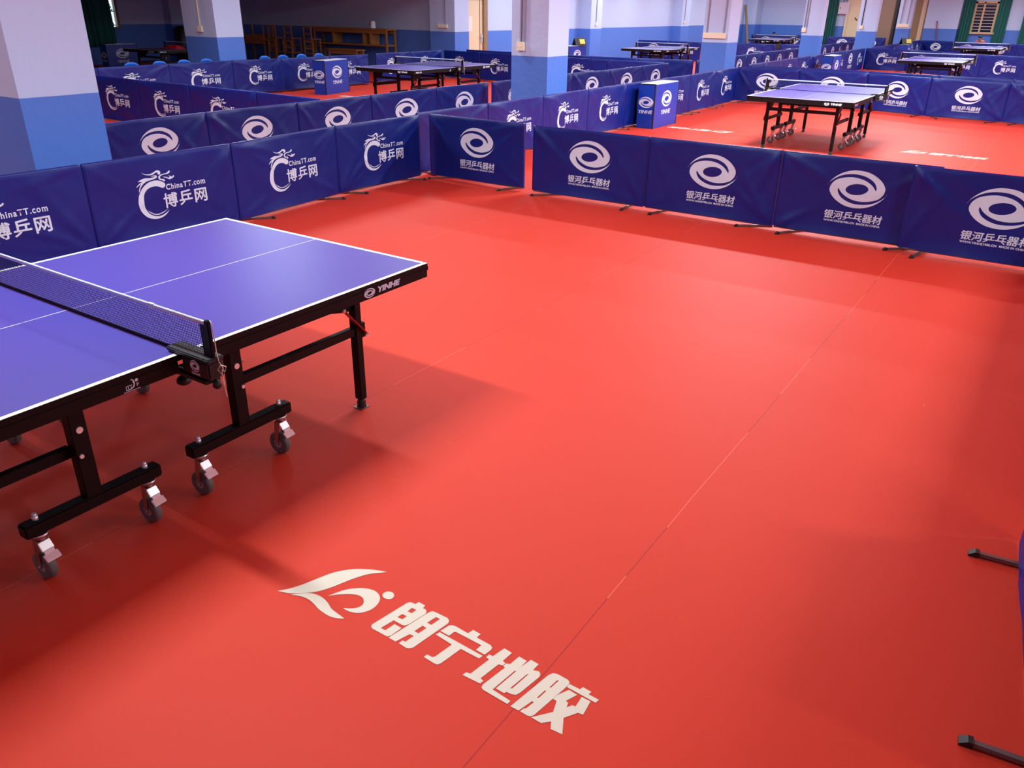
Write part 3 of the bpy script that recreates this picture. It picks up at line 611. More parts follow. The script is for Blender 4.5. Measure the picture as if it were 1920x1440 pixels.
row([(0.45, 3.98), (1.859, 3.93), (3.241, 3.88), (4.667, 3.99), (6.01, 3.955)], 'D', 'blue %s barrier behind the nearest table, %s', 'barriers behind the nearest table', True,
    [(0.2, 0.2), (0.2, 0.1), (0.75, 0.65), (0.6, 0.75)], [0, 1, 2, 3])
barrier((6.15, 3.905), (6.12, 2.52), 'Y', 'blue swirl barrier in the corner, left of the narrow floor gap', 'barriers across the end of the near court', True, (-0.75, -0.35), 0)
row([(6.09, 2.39), (6.12, 1.02), (6.12, -0.33), (6.12, -1.68)], 'Y', 'blue %s barrier right of the floor gap, %s', 'barriers across the end of the near court', True, [(-0.8, 0.05), (-0.25, -0.95), (-0.55, -0.8)], [1, 2, 3], 'the gap')
barrier((6.04, -1.46), (6.04, -2.84), 'Y', 'blue swirl barrier cut by the right edge, overlapping its neighbour', 'barriers across the end of the near court', True, (-0.2, 0.2), 1)
barrier((1.76, -2.71), (0.38, -2.83), 'Y', 'barrier at the bottom right corner showing only its feet', None, True, (0.02, 0.02), 0)
row(span((6.0, -2.98), (1.9, -2.96), 3), 'Y', 'blue %s barrier along the right side of near court, %s', 'barriers along the right side of the near court', False, [(1.4, 1.4)] * 3, None, 'the corner')
row([(6.09, 4.06), (7.51, 4.03), (8.87, 4.01), (10.23, 4.01), (11.59, 4.01), (12.99, 4.0), (14.39, 4.0), (15.8, 4.02), (17.25, 4.055)], 'D', 'blue %s barrier along left side of second court, %s', 'barriers along the left side of the second court', True, [None, (0.5, 0.4), (0.5, 0.6), (0.3, 0.5), (1.4, 1.4), (0.5, 0.5), (0.4, 0.4), (0.5, 0.4)], None, 'the near corner')
row([(3.2, 5.97), (4.55, 5.98), (5.93, 5.96), (7.28, 5.92), (8.8, 5.95), (10.14, 5.9)], 'Y', 'blue %s barrier on far side of the aisle, %s', 'barriers on the far side of the aisle', True, None, None, 'the near pillar')
row([(10.26, 5.9), (11.65, 5.9), (13.0, 5.9), (14.4, 5.8), (15.99, 5.82), (17.5, 5.85)], 'Y', 'blue %s barrier beyond the middle pillar, far side of aisle, %s', 'barriers beyond the middle pillar', False)
row([(6.66, 13.2), (6.62, 11.88), (6.56, 10.42), (6.58, 9.09), (6.56, 7.49), (6.45, 6.08)], 'D', 'blue %s barrier running back from the aisle beside near pillar, %s', 'barriers dividing the left courts', True, None, None, 'the back')
row([(6.2, 13.3), (7.58, 13.3), (9.2, 13.4), (10.8, 13.4), (12.06, 13.22), (13.57, 13.2), (14.87, 13.12)], 'D', 'blue %s barrier before the dark room, %s', 'barriers in front of the dark room', False)
row([(15.3, 13.25), (16.65, 13.2), (18.0, 13.17)], 'D', 'blue %s barrier behind the table left of middle, %s', 'barriers in front of the dark room', False)
row([(18.05, 13.1), (17.9, 11.7), (17.79, 10.4), (17.6, 9.0), (17.5, 7.5), (17.6, 6.0)], 'D', 'blue %s barrier beyond the end of table left of middle, %s', 'barriers beyond the left-hand table', False)
row([(18.95, 5.8), (18.68, 7.2), (18.62, 8.6), (18.66, 10.1), (18.72, 11.5), (18.86, 12.9)], 'Y', 'blue barrier seen from behind, second line past left-of-middle table, %s%s'.replace('%s%s', '%.0s%s'), 'barriers seen from behind', False, None, None, 'the aisle')
row([(17.31, 4.09), (17.45, 2.72), (17.40, 1.28), (16.97, 0.0), (16.88, -1.37), (16.6, -2.75)], 'Y', 'blue %s barrier behind the second table, %s', 'barriers behind the second table', True)
row([(17.6, -2.7), (17.8, -1.35), (17.92, 0.0), (18.1, 1.4), (18.15, 2.75), (18.25, 4.1)], 'Y', 'blue barrier seen from behind, just past the second court, %.0s%s', 'barriers seen from behind', False, None, None, 'right')
row(span((18.4, 4.2), (31.0, 4.24), 9), 'DDDDDDDYD', 'blue %s barrier along the third court beside aisle, %s', 'barriers beside the third court', False)
row([(31.0, 4.2), (30.95, 2.8), (29.95, 1.6), (28.95, 0.3), (28.5, -1.0), (28.2, -2.4)], 'D', 'blue %s barrier behind the third table, %s', 'barriers behind the third table', False)
row(span((19.0, 5.75), (31.2, 6.0), 9), 'Y', 'blue %s barrier on aisle far side past third pillar, %s', 'barriers past the third pillar', False)
row([(30.9, 13.1), (30.95, 11.75), (30.95, 10.38)], 'YD', 'blue %s barrier behind the far table at back wall, %s', 'barriers behind the far table at the back wall', False)
row([(31.15, 9.0), (31.5, 7.7), (31.7, 6.3)], 'D', 'blue %s barrier in front of the farthest left table, %s', 'barriers before the farthest left table', False)
row(span((32.0, 6.05), (40.0, 6.2), 6), 'YYDYYY', 'blue %s barrier between two far pillars, %s', 'barriers between the far pillars', False)
row([(44.2, 8.9), (44.6, 7.5), (44.9, 6.2)], 'Y', 'blue %s barrier under the green curtain and cream door, %s', 'barriers at the far end', False)
row(span((31.2, 4.15), (43.0, 4.3), 8), 'D', 'blue %s barrier along the fourth court beside the aisle, %s', 'barriers beside the fourth court', False)
row([(43.1, 4.28), (42.4, 2.9), (41.75, 1.5), (41.1, 0.2), (40.6, -1.2), (40.1, -2.5)], 'Y', 'blue %s barrier behind the farthest right table, %s', 'barriers behind the farthest right table', False)
row([(44.4, 12.9), (44.8, 11.5), (45.1, 10.1)], 'Y', 'blue %s barrier behind the farthest left table, %s', 'barriers behind the farthest left table', False)
for p in list(PROTO.values()):                          # a pattern piece that no near row used is removed
    if 'used' in p: del p['used']
    elif not p.get('group'):
        for ch in list(p.children):
            for g in list(ch.children): bpy.data.objects.remove(g)
            bpy.data.objects.remove(ch)
        bpy.data.objects.remove(p)

# ------------------------------------------------------------------ table tennis tables
YH = 0.7625
def table_proto():
    t = thing('table_tennis_table', 'x', 'table')
    for s in (-1, 1):
        x0, x1 = sorted((s * 0.006, s * 1.37))
        top = MB(); top.bb(x0, x1, -YH, YH, 0.737, 0.76)
        for f in top.bm.faces:
            f.normal_update(); f.material_index = 0 if f.normal.z > 0.9 else 1
        tp = top.build('tabletop', [M_top, M_black], t)
        b = MB(); z0, z1 = 0.7598, 0.7606
        xe0, xe1 = sorted((s * 1.35, s * 1.37)); b.bb(xe0, xe1, -YH, YH, z0, z1)
        xi0, xi1 = sorted((s * 0.006, s * 1.35))
        b.bb(xi0, xi1, -YH, -YH + 0.02, z0, z1).bb(xi0, xi1, YH - 0.02, YH, z0, z1).bb(xi0, xi1, -0.0015, 0.0015, z0, z1)
        b.build('white_lines', M_line, tp)
        a = MB(); zb = 0.69
        ax0, ax1 = sorted((s * 0.036, s * 1.368))
        for sy in (-1, 1): a.box(((ax0 + ax1) / 2, sy * (YH - 0.013), (zb + 0.737) / 2), (ax1 - ax0, 0.024, 0.737 - zb), bevel=0.003)
        a.box((s * 1.356, 0, (zb + 0.737) / 2), (0.024, 2 * YH - 0.05, 0.737 - zb)); a.box((s * 0.06, 0, 0.715), (0.03, 2 * YH - 0.05, 0.044)); a.box((s * 0.7, 0, 0.718), (0.04, 2 * YH - 0.05, 0.036))
        for sy in (-1, 1): a.box((s * 1.371, sy * (YH - 0.012), 0.735), (0.01, 0.026, 0.026), bevel=0.004)
        ap = a.build('apron', M_black, t)
        # writing on the apron
        fy = lambda sy: (lambda x, y: Vector((-sy * x, sy * (YH - 0.001 + 0.0022), y)))
        items = []
        def side(sy, items): mark('lettering', items, lambda x, y: Vector(((x if sy < 0 else -x), sy * (YH + 0.0012), y)), M_print, ap)
        lx = 0.92
        name_items = lambda cx: [(SPIRAL_ME, cx + 0.035, 0.7205, 0.15, 0.135), (text2d('YINHE', 0.155, 0.028, 0.06, 0.22), cx + 0.088, 0.7075, 1, 1)]
        pro = lambda cx: [(text2d('PRO 25', 0.17, 0.028, 0.045), cx, 0.707, 1, 1)]
        def ittf(cx):
            ball = [(cx + 0.052 + 0.006 * math.cos(k * PI / 6), 0.727 + 0.006 * math.sin(k * PI / 6)) for k in range(12)]
            paddle = [(cx + 0.03, 0.734), (cx + 0.038, 0.731), (cx + 0.037, 0.724), (cx + 0.040, 0.717), (cx + 0.036, 0.708), (cx + 0.026, 0.703), (cx + 0.008, 0.703), (cx + 0.008, 0.7), (cx + 0.028, 0.7), (cx + 0.041, 0.706), (cx + 0.045, 0.718), (cx + 0.042, 0.73), (cx + 0.036, 0.737)]
            return [(fill2d([ball]), 0, 0, 1, 1), (fill2d([paddle]), 0, 0, 1, 1), (fill2d([[(cx, 0.6945), (cx + 0.062, 0.6945), (cx + 0.062, 0.6965), (cx, 0.6965)]]), 0, 0, 1, 1), (text2d('ITT', 0.024, 0.012, 0.01), cx + 0.01, 0.7045, 1, 1), (text2d('F', 0.008, 0.012, 0.01), cx + 0.05, 0.7045, 1, 1)]
        if s > 0:
            side(-1, name_items(0.92)); side(1, ittf(-0.25) + pro(-1.3))
            mark('lettering', name_items(0.33), lambda x, y: Vector((1.3692, x, y)), M_print, ap)
        else:
            side(-1, ittf(-0.255) + pro(-1.3)); side(1, name_items(0.92))
            mark('lettering', name_items(0.36), lambda x, y: Vector((-1.3692, -x, y)), M_print, ap)
        # legs, rails, wheels
        for sy in (-1, 1):
            yo = sy * 0.503; yi = sy * 0.545
            lg = MB().bb(s * 1.107 - 0.021, s * 1.107 + 0.021, yo - 0.023, yo + 0.023, 0.05, 0.74, bevel=0.003).build('outer_leg', M_black, t)
            MB().lathe([(0.012, 0.06), (0.017, 0.045), (0.024, 0.03), (0.022, 0.015), (0.026, 0.005), (0.026, 0.001)], 14, Matrix.Translation((s * 1.107, yo, 0))).build('levelling_foot', M_cap, lg)
            MB().bb(s * 1.105 - 0.03, s * 1.105 + 0.03, yo - 0.03, yo + 0.03, 0.0005, 0.004).build('foot_pad', M_alu, lg)
            g = MB().prism([(0.80, 0.70), (1.09, 0.70), (1.09, 0.54), (1.03, 0.545), (0.90, 0.575)] if s > 0 else [(-0.80, 0.70), (-0.90, 0.575), (-1.03, 0.545), (-1.09, 0.54), (-1.09, 0.70)], 0.006, Matrix.Translation((0, yo + 0.0 * sy, 0)) @ Matrix.Rotation(PI / 2, 4, 'X'))
            g.bb(s * 1.107 + s * 0.02, s * 1.107 + s * 0.05, yo - 0.015, yo + 0.015, 0.385, 0.462)
            g.build('leg_bracket', M_black, lg)
            st = MB().bar((s * 1.0, yo + sy * 0.03, 0.575), (s * 1.15, yo + sy * 0.03, 0.405), 0.006, 0.024, up=(0, 1, 0)).build('locking_strut', M_red, t)
            for bx, bz in ((1.003, 0.57), (1.147, 0.408)): MB().tube((s * bx, yo + sy * 0.026, bz), (s * bx, yo + sy * 0.042, bz), 0.008, 10).build('bolt', M_chrome, st)
            il = MB().bb(s * 0.34 - 0.030, s * 0.34 + 0.030, yi - 0.024, yi + 0.024, 0.25, 0.70, bevel=0.003).prism([(0.2, 0.69), (0.5, 0.69), (0.37, 0.58), (0.31, 0.58)] if s > 0 else [(-0.5, 0.69), (-0.2, 0.69), (-0.31, 0.58), (-0.37, 0.58)], 0.005, Matrix.Translation((0, yi - 0.02 * sy, 0)) @ Matrix.Rotation(PI / 2, 4, 'X')).build('inner_leg', M_black, t)
            MB().tube((s * 0.34, yi + sy * 0.02, 0.53), (s * 0.34, yi + sy * 0.029, 0.53), 0.0125, 14).build('bolt', M_chrome, il); MB().tube((s * 0.355, yi + sy * 0.02, 0.43), (s * 0.355, yi + sy * 0.032, 0.43), 0.008, 12).build('bolt', M_chrome, il)
            MB().bb(s * 0.36, s * 1.09, yo - 0.015 - 0.012 * 0, yo + 0.015, 0.408, 0.453, bevel=0.003).build('side_rail', M_black, t)
            wb = MB().bb(s * 0.335 - 0.265, s * 0.335 + 0.265, yi - 0.026, yi + 0.026, 0.205, 0.257, bevel=0.006).build('wheel_bar', M_black, t)
            for dx in (-0.212, 0.212):
                x = s * 0.335 + dx
                MB().tube((x, yi, 0.255), (x, yi, 0.272), 0.011, 8).tube((x, yi, 0.268), (x, yi, 0.282), 0.008, 8).build('bolt', M_chrome, wb)
                caster(t, x, yi)
        MB().bb(s * 1.107 - 0.015, s * 1.107 + 0.015, -0.49, 0.49, 0.55, 0.595).build('cross_rail', M_black, t)
        MB().bb(s * 0.34 - 0.015, s * 0.34 + 0.015, -0.53, 0.53, 0.57, 0.61).build('cross_rail', M_black, t)
    # net
    b = MB(); 
    for k in range(0, 186, 1):
        y = -0.905 + k * 0.0098
        b.bb(-0.0006, 0.0006, y - 0.0007, y + 0.0007, 0.768, 0.9)
    for k in range(14): b.bb(-0.0006, 0.0006, -0.91, 0.91, 0.768 + k * 0.0098 - 0.0007, 0.768 + k * 0.0098 + 0.0007)
    n = b.build('net', M_net, t)
    MB().bb(-0.004, 0.004, -0.905, 0.905, 0.897, 0.9125, bevel=0.002).bb(-0.0055, 0.0055, -0.615, -0.585, 0.893, 0.914, bevel=0.001).build('net_tape', M_tape, n)
    MB().bb(-0.003, 0.003, -0.9, 0.9, 0.762, 0.768).build('net_binding', M_net, n)
    for sy in (-1, 1):
        MB().bb(-0.008, 0.008, sy * 0.928, sy * 0.908, 0.735, 0.918, bevel=0.003).bb(-0.002, 0.002, sy * 0.905, sy * 0.875, 0.77, 0.9).build('net_post', M_black, n)
        c = MB().bb(-0.035, 0.035, sy * 0.935, sy * 0.70, 0.763, 0.781, bevel=0.004).bb(-0.033, 0.033, sy * 0.93, sy * 0.78, 0.70, 0.765, bevel=0.006).bb(-0.03, 0.03, sy * 0.90, sy * 0.69, 0.676, 0.688)
        c.build('net_clamp', M_cap, n)
        MB().lathe([(0.004, 0.69), (0.005, 0.655), (0.02, 0.65), (0.027, 0.64), (0.027, 0.63), (0.018, 0.622)], 16, Matrix.Translation((0, sy * 0.72, 0))).build('clamp_knob', M_cap, n); MB().lathe([(0.004, 0.735), (0.005, 0.69), (0.014, 0.686), (0.016, 0.668), (0.01, 0.66)], 14, Matrix.Translation((0, sy * 0.92, 0))).build('clamp_knob', M_cap, n)
        for face in (-1, 1):
            mark('clamp_emblem', [(SPIRAL_ME, 0, 0.741, 0.11, 0.135), (text2d('YINHE', 0.05, 0.010, 0.04, 0.2), -0.025, 0.706, 1, 1)], lambda x, y: Vector((face * 0.0338, sy * 0.855 - face * -x * 1.0, y)), M_print, n)
        MB().path([(0.006, sy * 0.925, 0.917), (0.008, sy * 0.934, 0.9), (0.006, sy * 0.936, 0.80), (0.008, sy * 0.938, 0.765), (0.016, sy * 0.945, 0.74), (0.005, sy * 0.948, 0.72), (-0.006, sy * 0.945, 0.74), (0.006, sy * 0.95, 0.755), (0.022, sy * 0.955, 0.745), (0.02, sy * 0.95, 0.725), (0.008, sy * 0.946, 0.735), (0.01, sy * 0.945, 0.70), (0.013, sy * 0.943, 0.66), (0.016, sy * 0.943, 0.625)], 0.0022, 6).build('net_cord', M_cord, n)
    return t
CAST = {}
def caster(t, x, y, ang=-1.5):
    if not CAST:
        f = MB().lathe([(0.027, 0.204), (0.03, 0.198), (0.03, 0.190), (0.024, 0.184), (0.02, 0.176)], 16)
        for k in (-1, 1): f.prism([(-0.018, 0.178), (0.016, 0.178), (-0.002, 0.11), (-0.011, 0.05), (-0.027, 0.05), (-0.028, 0.10)], 0.003, Matrix.Translation((0, k * 0.0205, 0)) @ Matrix.Rotation(PI / 2, 4, 'X'))
        f.bb(-0.016, 0.02, -0.02, 0.02, 0.174, 0.179); f.tube((-0.02, -0.028, 0.055), (-0.02, 0.028, 0.055), 0.007, 8)
        CAST['fork'] = f.mesh('caster_fork')
        w = MB(); Mx = Matrix.Translation((-0.02, 0, 0.055)) @ Matrix.Rotation(PI / 2, 4, 'X')
        w.lathe([(0.040, -0.0155), (0.051, -0.0155), (0.055, -0.009), (0.055, 0.009), (0.051, 0.0155), (0.040, 0.0155)], 24, Mx)
        w.lathe([(0.010, -0.0165), (0.012, -0.0165), (0.038, -0.014), (0.0402, -0.0158), (0.0402, 0.0158), (0.038, 0.014), (0.012, 0.0165), (0.010, 0.0165)], 24, Mx, mi=1)
        CAST['wheel'] = w.mesh('caster_wheel')
        q = MB(); q.box((0.018, 0, 0.158), (0.046, 0.044, 0.006), rot=Matrix.Rotation(0.95, 4, 'Y'), bevel=0.002); q.box((0.034, 0, 0.132), (0.024, 0.036, 0.006), rot=Matrix.Rotation(1.3, 4, 'Y')); q.box((0.045, 0, 0.117), (0.030, 0.054, 0.008), rot=Matrix.Rotation(0.75, 4, 'Y'), bevel=0.002); q.bb(-0.002, 0.012, -0.018, 0.018, 0.160, 0.178)
        CAST['pedal'] = q.mesh('caster_pedal')
    c = put('caster', CAST['fork'], M_zinc, t, (x, y, 0), ang)
    put('wheel', CAST['wheel'], [M_tyre, M_hub], c); put('brake_pedal', CAST['pedal'], M_chrome, c)
    return c
T0 = table_proto()
T0.location = (0, YH, 0)
T0['label'] = 'largest violet table tennis table, cut by the left edge'
T0['group'] = 'table tennis tables'
TB = [((12.12, 0.088 + YH), 'violet table with wheels showing, on red court right of middle'),
      ((12.38, 8.28 + YH), 'violet table on the court behind the blue box left of middle'),
      ((13.05, 17.42 + YH), 'unlit table with a red jacket on it in the dark room'),
      ((24.31, 8.34 + YH), 'table standing near the back wall behind the long socket strip pillar'),
      ((24.25, 0.18 + YH), 'pale shining table behind the second court at right'),
      ((34.85, 0.2 + YH), 'farthest small table before the louvred window'),
      ((37.1, 8.6 + YH), 'small far table partly hidden by the pillar right of second table')]
for (x, y), lab in TB: dup(T0, (x, y, 0), 0, lab)

# ------------------------------------------------------------------ towel boxes, scoreboards
def box_proto():
    t = thing('towel_box', 'x', 'box')
    L, D, H = 1.0, 0.32, 0.735
    MB().bb(-L / 2, L / 2, -D / 2, D / 2, 0.0, H - 0.012, bevel=0.004).build('body', M_box, t)
    MB().bb(-L / 2 + 0.02, L / 2 - 0.02, -D / 2 + 0.012, D / 2 - 0.012, H - 0.0122, H - 0.002).build('top_panel', M_boxtop, t)
    MB().bb(-L / 2 - 0.006, -L / 2 + 0.012, -D / 2 - 0.006, -D / 2 + 0.012, 0, H).build('edge_trim', M_cap, t); MB().bb(-L / 2 - 0.006, -L / 2 + 0.012, -D / 2, D / 2, H - 0.014, H).build('edge_trim', M_cap, t); MB().bb(L / 2 - 0.012, L / 2 + 0.004, -D / 2 - 0.004, -D / 2 + 0.012, 0, H).build('edge_trim', M_cap, t)
    mark('emblem', [(SPIRAL_ME, 0, 0.47, 0.88, 0.82)], lambda x, y: Vector((x, -D / 2 - 0.0022, y)), M_print, t)
    mark('lettering', [(text2d('YINHE', 0.40, 0.075, 0.03, 0.22), -0.2, 0.215, 1, 1)], lambda x, y: Vector((x, -D / 2 - 0.0022, y)), M_print, t)
    mark('emblem', [(SPIRAL_ME, 0, 0.43, 0.58, 0.55)], lambda x, y: Vector((-L / 2 - 0.0022, -x, y)), M_print, t)
    mark('lettering', [(text2d('YINHE', 0.27, 0.058, 0.03, 0.22), -0.135, 0.245, 1, 1)], lambda x, y: Vector((-L / 2 - 0.0022, -x, y)), M_print, t)
    return t
B0 = box_proto(); B0.location = (12.34, 3.735, 0)
B0['label'] = 'blue box with two swirl emblems and white top, by second court'; B0['group'] = 'blue courtside boxes'
dup(B0, (12.66, 12.22, 0), 0.22, 'blue swirl box beside the table left of middle')
dup(B0, (24.7, 3.82, 0), 0, 'blue box behind the second table, half hidden by barriers')
dup(B0, (24.0, 12.2, 0), -0.1, 'blue box carrying a scoreboard beside the middle pillar')
dup(B0, (13.4, 21.95, 0), 0.0, 'unlit blue box with large emblem in the dark room')
dup(B0, (36.2, 3.8, 0), 0, 'far blue box carrying a scoreboard at the aisle')
def scoreboard(x, y, rz, label):
    t = thing('scoreboard', label, 'scoreboard', (x, y, 0.7355), rz, 'flip scoreboards')
    MB().box((0, -0.07, 0.12), (0.42, 0.008, 0.26), rot=Matrix.Rotation(-0.5, 4, 'X')).box((0, 0.07, 0.12), (0.42, 0.008, 0.26), rot=Matrix.Rotation(0.5, 4, 'X')).bb(-0.21, 0.21, -0.14, 0.14, 0.0, 0.008).build('stand', M_cap, t)
    for s in (1,):
        MB().box((s * 0.07, -0.078, 0.125), (0.20, 0.006, 0.16), rot=Matrix.Rotation(-0.5, 4, 'X')).build('number_card', M_yellow, t)
scoreboard(24.2, 12.1, -0.5, 'black scoreboard with yellow cards on box beside middle pillar')
scoreboard(36.2, 3.8, -0.9, 'black scoreboard with yellow card on the far box')

# ------------------------------------------------------------------ blue chairs before the dark room
def chair_proto():
    t = thing('plastic_chair', 'x', 'chair')
    def back(s, v):
        w = 0.40 - 0.10 * max(0, v - 0.55) ** 1.4 * 2; x = (s - 0.5) * w
        return Vector((x, 0.20 + 0.10 * v - 0.05 * math.cos((s - 0.5) * 2.4) + 0.05, 0.42 + 0.36 * v - 0.07 * (abs(s - 0.5) * 2) ** 3 * v))
    b = MB(); b.sheet(back, 12, 8); o = b.build('backrest', M_chair, t); m = o.modifiers.new('thick', 'SOLIDIFY'); m.thickness = 0.008
    b = MB(); b.sheet(lambda s, v: Vector(((s - 0.5) * 0.42, -0.22 + 0.44 * v, 0.43 - 0.02 * math.sin(PI * s) + 0.02 * (v > 0.9) - 0.03 * (1 - v) ** 4)), 10, 10); o = b.build('seat', M_chair, t); m = o.modifiers.new('thick', 'SOLIDIFY'); m.thickness = 0.008
    for sx in (-1, 1):
        for sy in (-1, 1): MB().tube((sx * 0.2, sy * 0.2, 0), (sx * 0.15, sy * 0.14, 0.425), 0.011, 8).build('leg', M_alu, t)
    return t
CH = chair_proto(); first = True
for i, (x, z) in enumerate([(8.53, .756), (9.17, .76), (9.76, .758), (10.33, .768), (11.95, .749), (12.5, .739), (13.09, .736), (13.67, .728)]):
    lab = 'blue chair behind the barrier, %s from left before the dark room' % ORD[i]
    if first: o = CH; first = False; o.location = (x, 13.97, 0); o.rotation_euler = (0, 0, PI); o['label'] = lab; o['group'] = 'blue chairs before the dark room'
    else: o = dup(CH, (x, 13.97, 0), PI, lab)

# ------------------------------------------------------------------ wooden school furniture in the dark room
def wood_chair_proto():
    t = thing('wooden_chair', 'x', 'chair')
    for sx in (-1, 1):
        MB().bb(sx * 0.18 - 0.018, sx * 0.18 + 0.018, -0.2, -0.164, 0, 0.82).build('back_post', M_wood, t)
        MB().bb(sx * 0.18 - 0.018, sx * 0.18 + 0.018, 0.16, 0.196, 0, 0.41).build('leg', M_wood, t)
    MB().bb(-0.21, 0.21, -0.2, 0.21, 0.41, 0.435, bevel=0.004).build('seat', M_wood, t)
    for z in (0.56, 0.76): MB().bb(-0.18, 0.18, -0.195, -0.172, z, z + 0.05).build('back_rail', M_wood, t)
    MB().bb(-0.18, 0.18, 0.17, 0.19, 0.2, 0.235).bb(-0.18, 0.18, -0.19, -0.172, 0.2, 0.235).build('stretcher', M_wood, t)
    return t
WC = wood_chair_proto(); first = True
spots = [(18.25, 20.5, 0, 'lower'), (18.27, 20.46, 0.4352, 'upper'), (18.25, 19.75, 0, 'lower'), (18.28, 19.7, 0.4352, 'upper'), (18.25, 18.75, 0, 'lower'), (18.28, 18.78, 0.4352, 'upper')]
names = ['first stack', 'middle stack', 'last stack']
for i, (x, y, z, w) in enumerate(spots):
    lab = '%s worn wooden chair of the %s from left in the dark room' % (w, names[i // 2])
    if first: o = WC; first = False; o.location = (x, y, z); o.rotation_euler = (0, 0, -PI / 2); o['label'] = lab; o['group'] = 'stacked wooden chairs'
    else: o = dup(WC, (x, y, z), -PI / 2 + 0.05 * (-1) ** i, lab)
def desk(name, x, y, z, L, D, H, label, rz=0, group=None, shelf=None):
    t = thing(name, label, 'table', (x, y, z), rz, group)
    MB().bb(-D / 2, D / 2, -L / 2, L / 2, H - 0.04, H, bevel=0.004).build('tabletop', M_wood, t)
    for sx in (-1, 1):
        for sy in (-1, 1): MB().bb(sx * (D / 2 - 0.05) - 0.025, sx * (D / 2 - 0.05) + 0.025, sy * (L / 2 - 0.06) - 0.025, sy * (L / 2 - 0.06) + 0.025, 0, H - 0.04).build('leg', M_wood, t)
    MB().bb(-D / 2 + 0.04, -D / 2 + 0.06, -L / 2 + 0.06, L / 2 - 0.06, H - 0.14, H - 0.04).bb(D / 2 - 0.06, D / 2 - 0.04, -L / 2 + 0.06, L / 2 - 0.06, H - 0.14, H - 0.04).build('apron', M_wood, t)
    if shelf: MB().bb(-D / 2 + 0.03, D / 2 - 0.03, -L / 2 + 0.04, L / 2 - 0.04, shelf, shelf + 0.04).build('shelf', M_wood, t)
    return t
desk('wooden_desk', 18.35, 21.5, 0, 1.15, 0.5, 0.78, 'lower wooden desk under an upturned one in the dark room', group='wooden desks')
o = desk('wooden_desk', 18.35, 21.5, 0.78 + 0.44, 1.15, 0.5, 0.44, 'low wooden desk turned upside down on another desk', group='wooden desks'); o.rotation_euler = (PI, 0, 0)
t = desk('sideboard', 18.85, 17.45, 0, 3.3, 0.5, 1.22, 'long open wooden sideboard along the dark room wall', shelf=0.72)
for yy in (-0.9, -0.6, 0.75): MB().bb(-0.2, 0.2, yy - 0.03, yy + 0.03, 0.76, 1.18).build('divider', M_wood, t)
desk('wooden_bench', 18.2, 17.2, 0, 1.3, 0.4, 0.62, 'lower wooden bench in front of the sideboard in dark room')
t = thing('electric_kettle', 'white electric kettle standing on the wooden sideboard', 'kettle', (18.7, 16.45, 1.2202))
MB().lathe([(0.088, 0.0), (0.092, 0.02), (0.085, 0.12), (0.072, 0.20), (0.066, 0.215), (0.03, 0.225)], 18).build('body', M_boxtop, t)
MB().path([(0, 0.07, 0.2), (0, 0.13, 0.19), (0, 0.14, 0.12), (0, 0.085, 0.05)], 0.012, 8).build('handle', M_cap, t); MB().lathe([(0.094, 0), (0.094, 0.012)], 16).build('base', M_cap, t)
t = thing('stacked_mattress', 'dark rolled mat standing against the end wall of the dark room', 'mat', (17.0, 23.85, 0))
MB().lathe([(0.22, 0), (0.24, 0.05), (0.24, 1.05), (0.18, 1.14), (0.06, 1.16)], 20).build('roll', M_dark, t)
# red jacket lying on the dark table
b = MB()
def jk(s, v):
    r = 0.5 + 0.5 * noise.noise((s * 3, v * 3, 2.0))
    e = math.sin(PI * s) ** 0.5 * math.sin(PI * v) ** 0.5 if 0 < s < 1 and 0 < v < 1 else 0
    return Vector((12.45 + 0.34 * s + 0.05 * noise.noise((v * 4, s, 1)), 17.75 + 0.62 * v + 0.06 * noise.noise((s * 4, v, 5)), 0.763 + 0.10 * e * (0.4 + r)))
b.sheet(jk, 20, 26); tag(b.build('jacket', M_shirt_red), 'crumpled red jacket lying on the table in the dark room', 'jacket')
# black bag hung over a far barrier
t = thing('shoulder_bag', 'small black bag hanging on the barrier below the far table', 'bag', (31.3, 7.42, 0.0))
MB().box((-0.09, 0, 0.68), (0.06, 0.2, 0.18), bevel=0.02).build('body', M_cap, t); MB().path([(-0.09, -0.07, 0.76), (-0.03, -0.05, 0.775), (0.06, -0.02, 0.775), (0.12, 0, 0.70)], 0.012, 6).build('strap', M_cap, t)

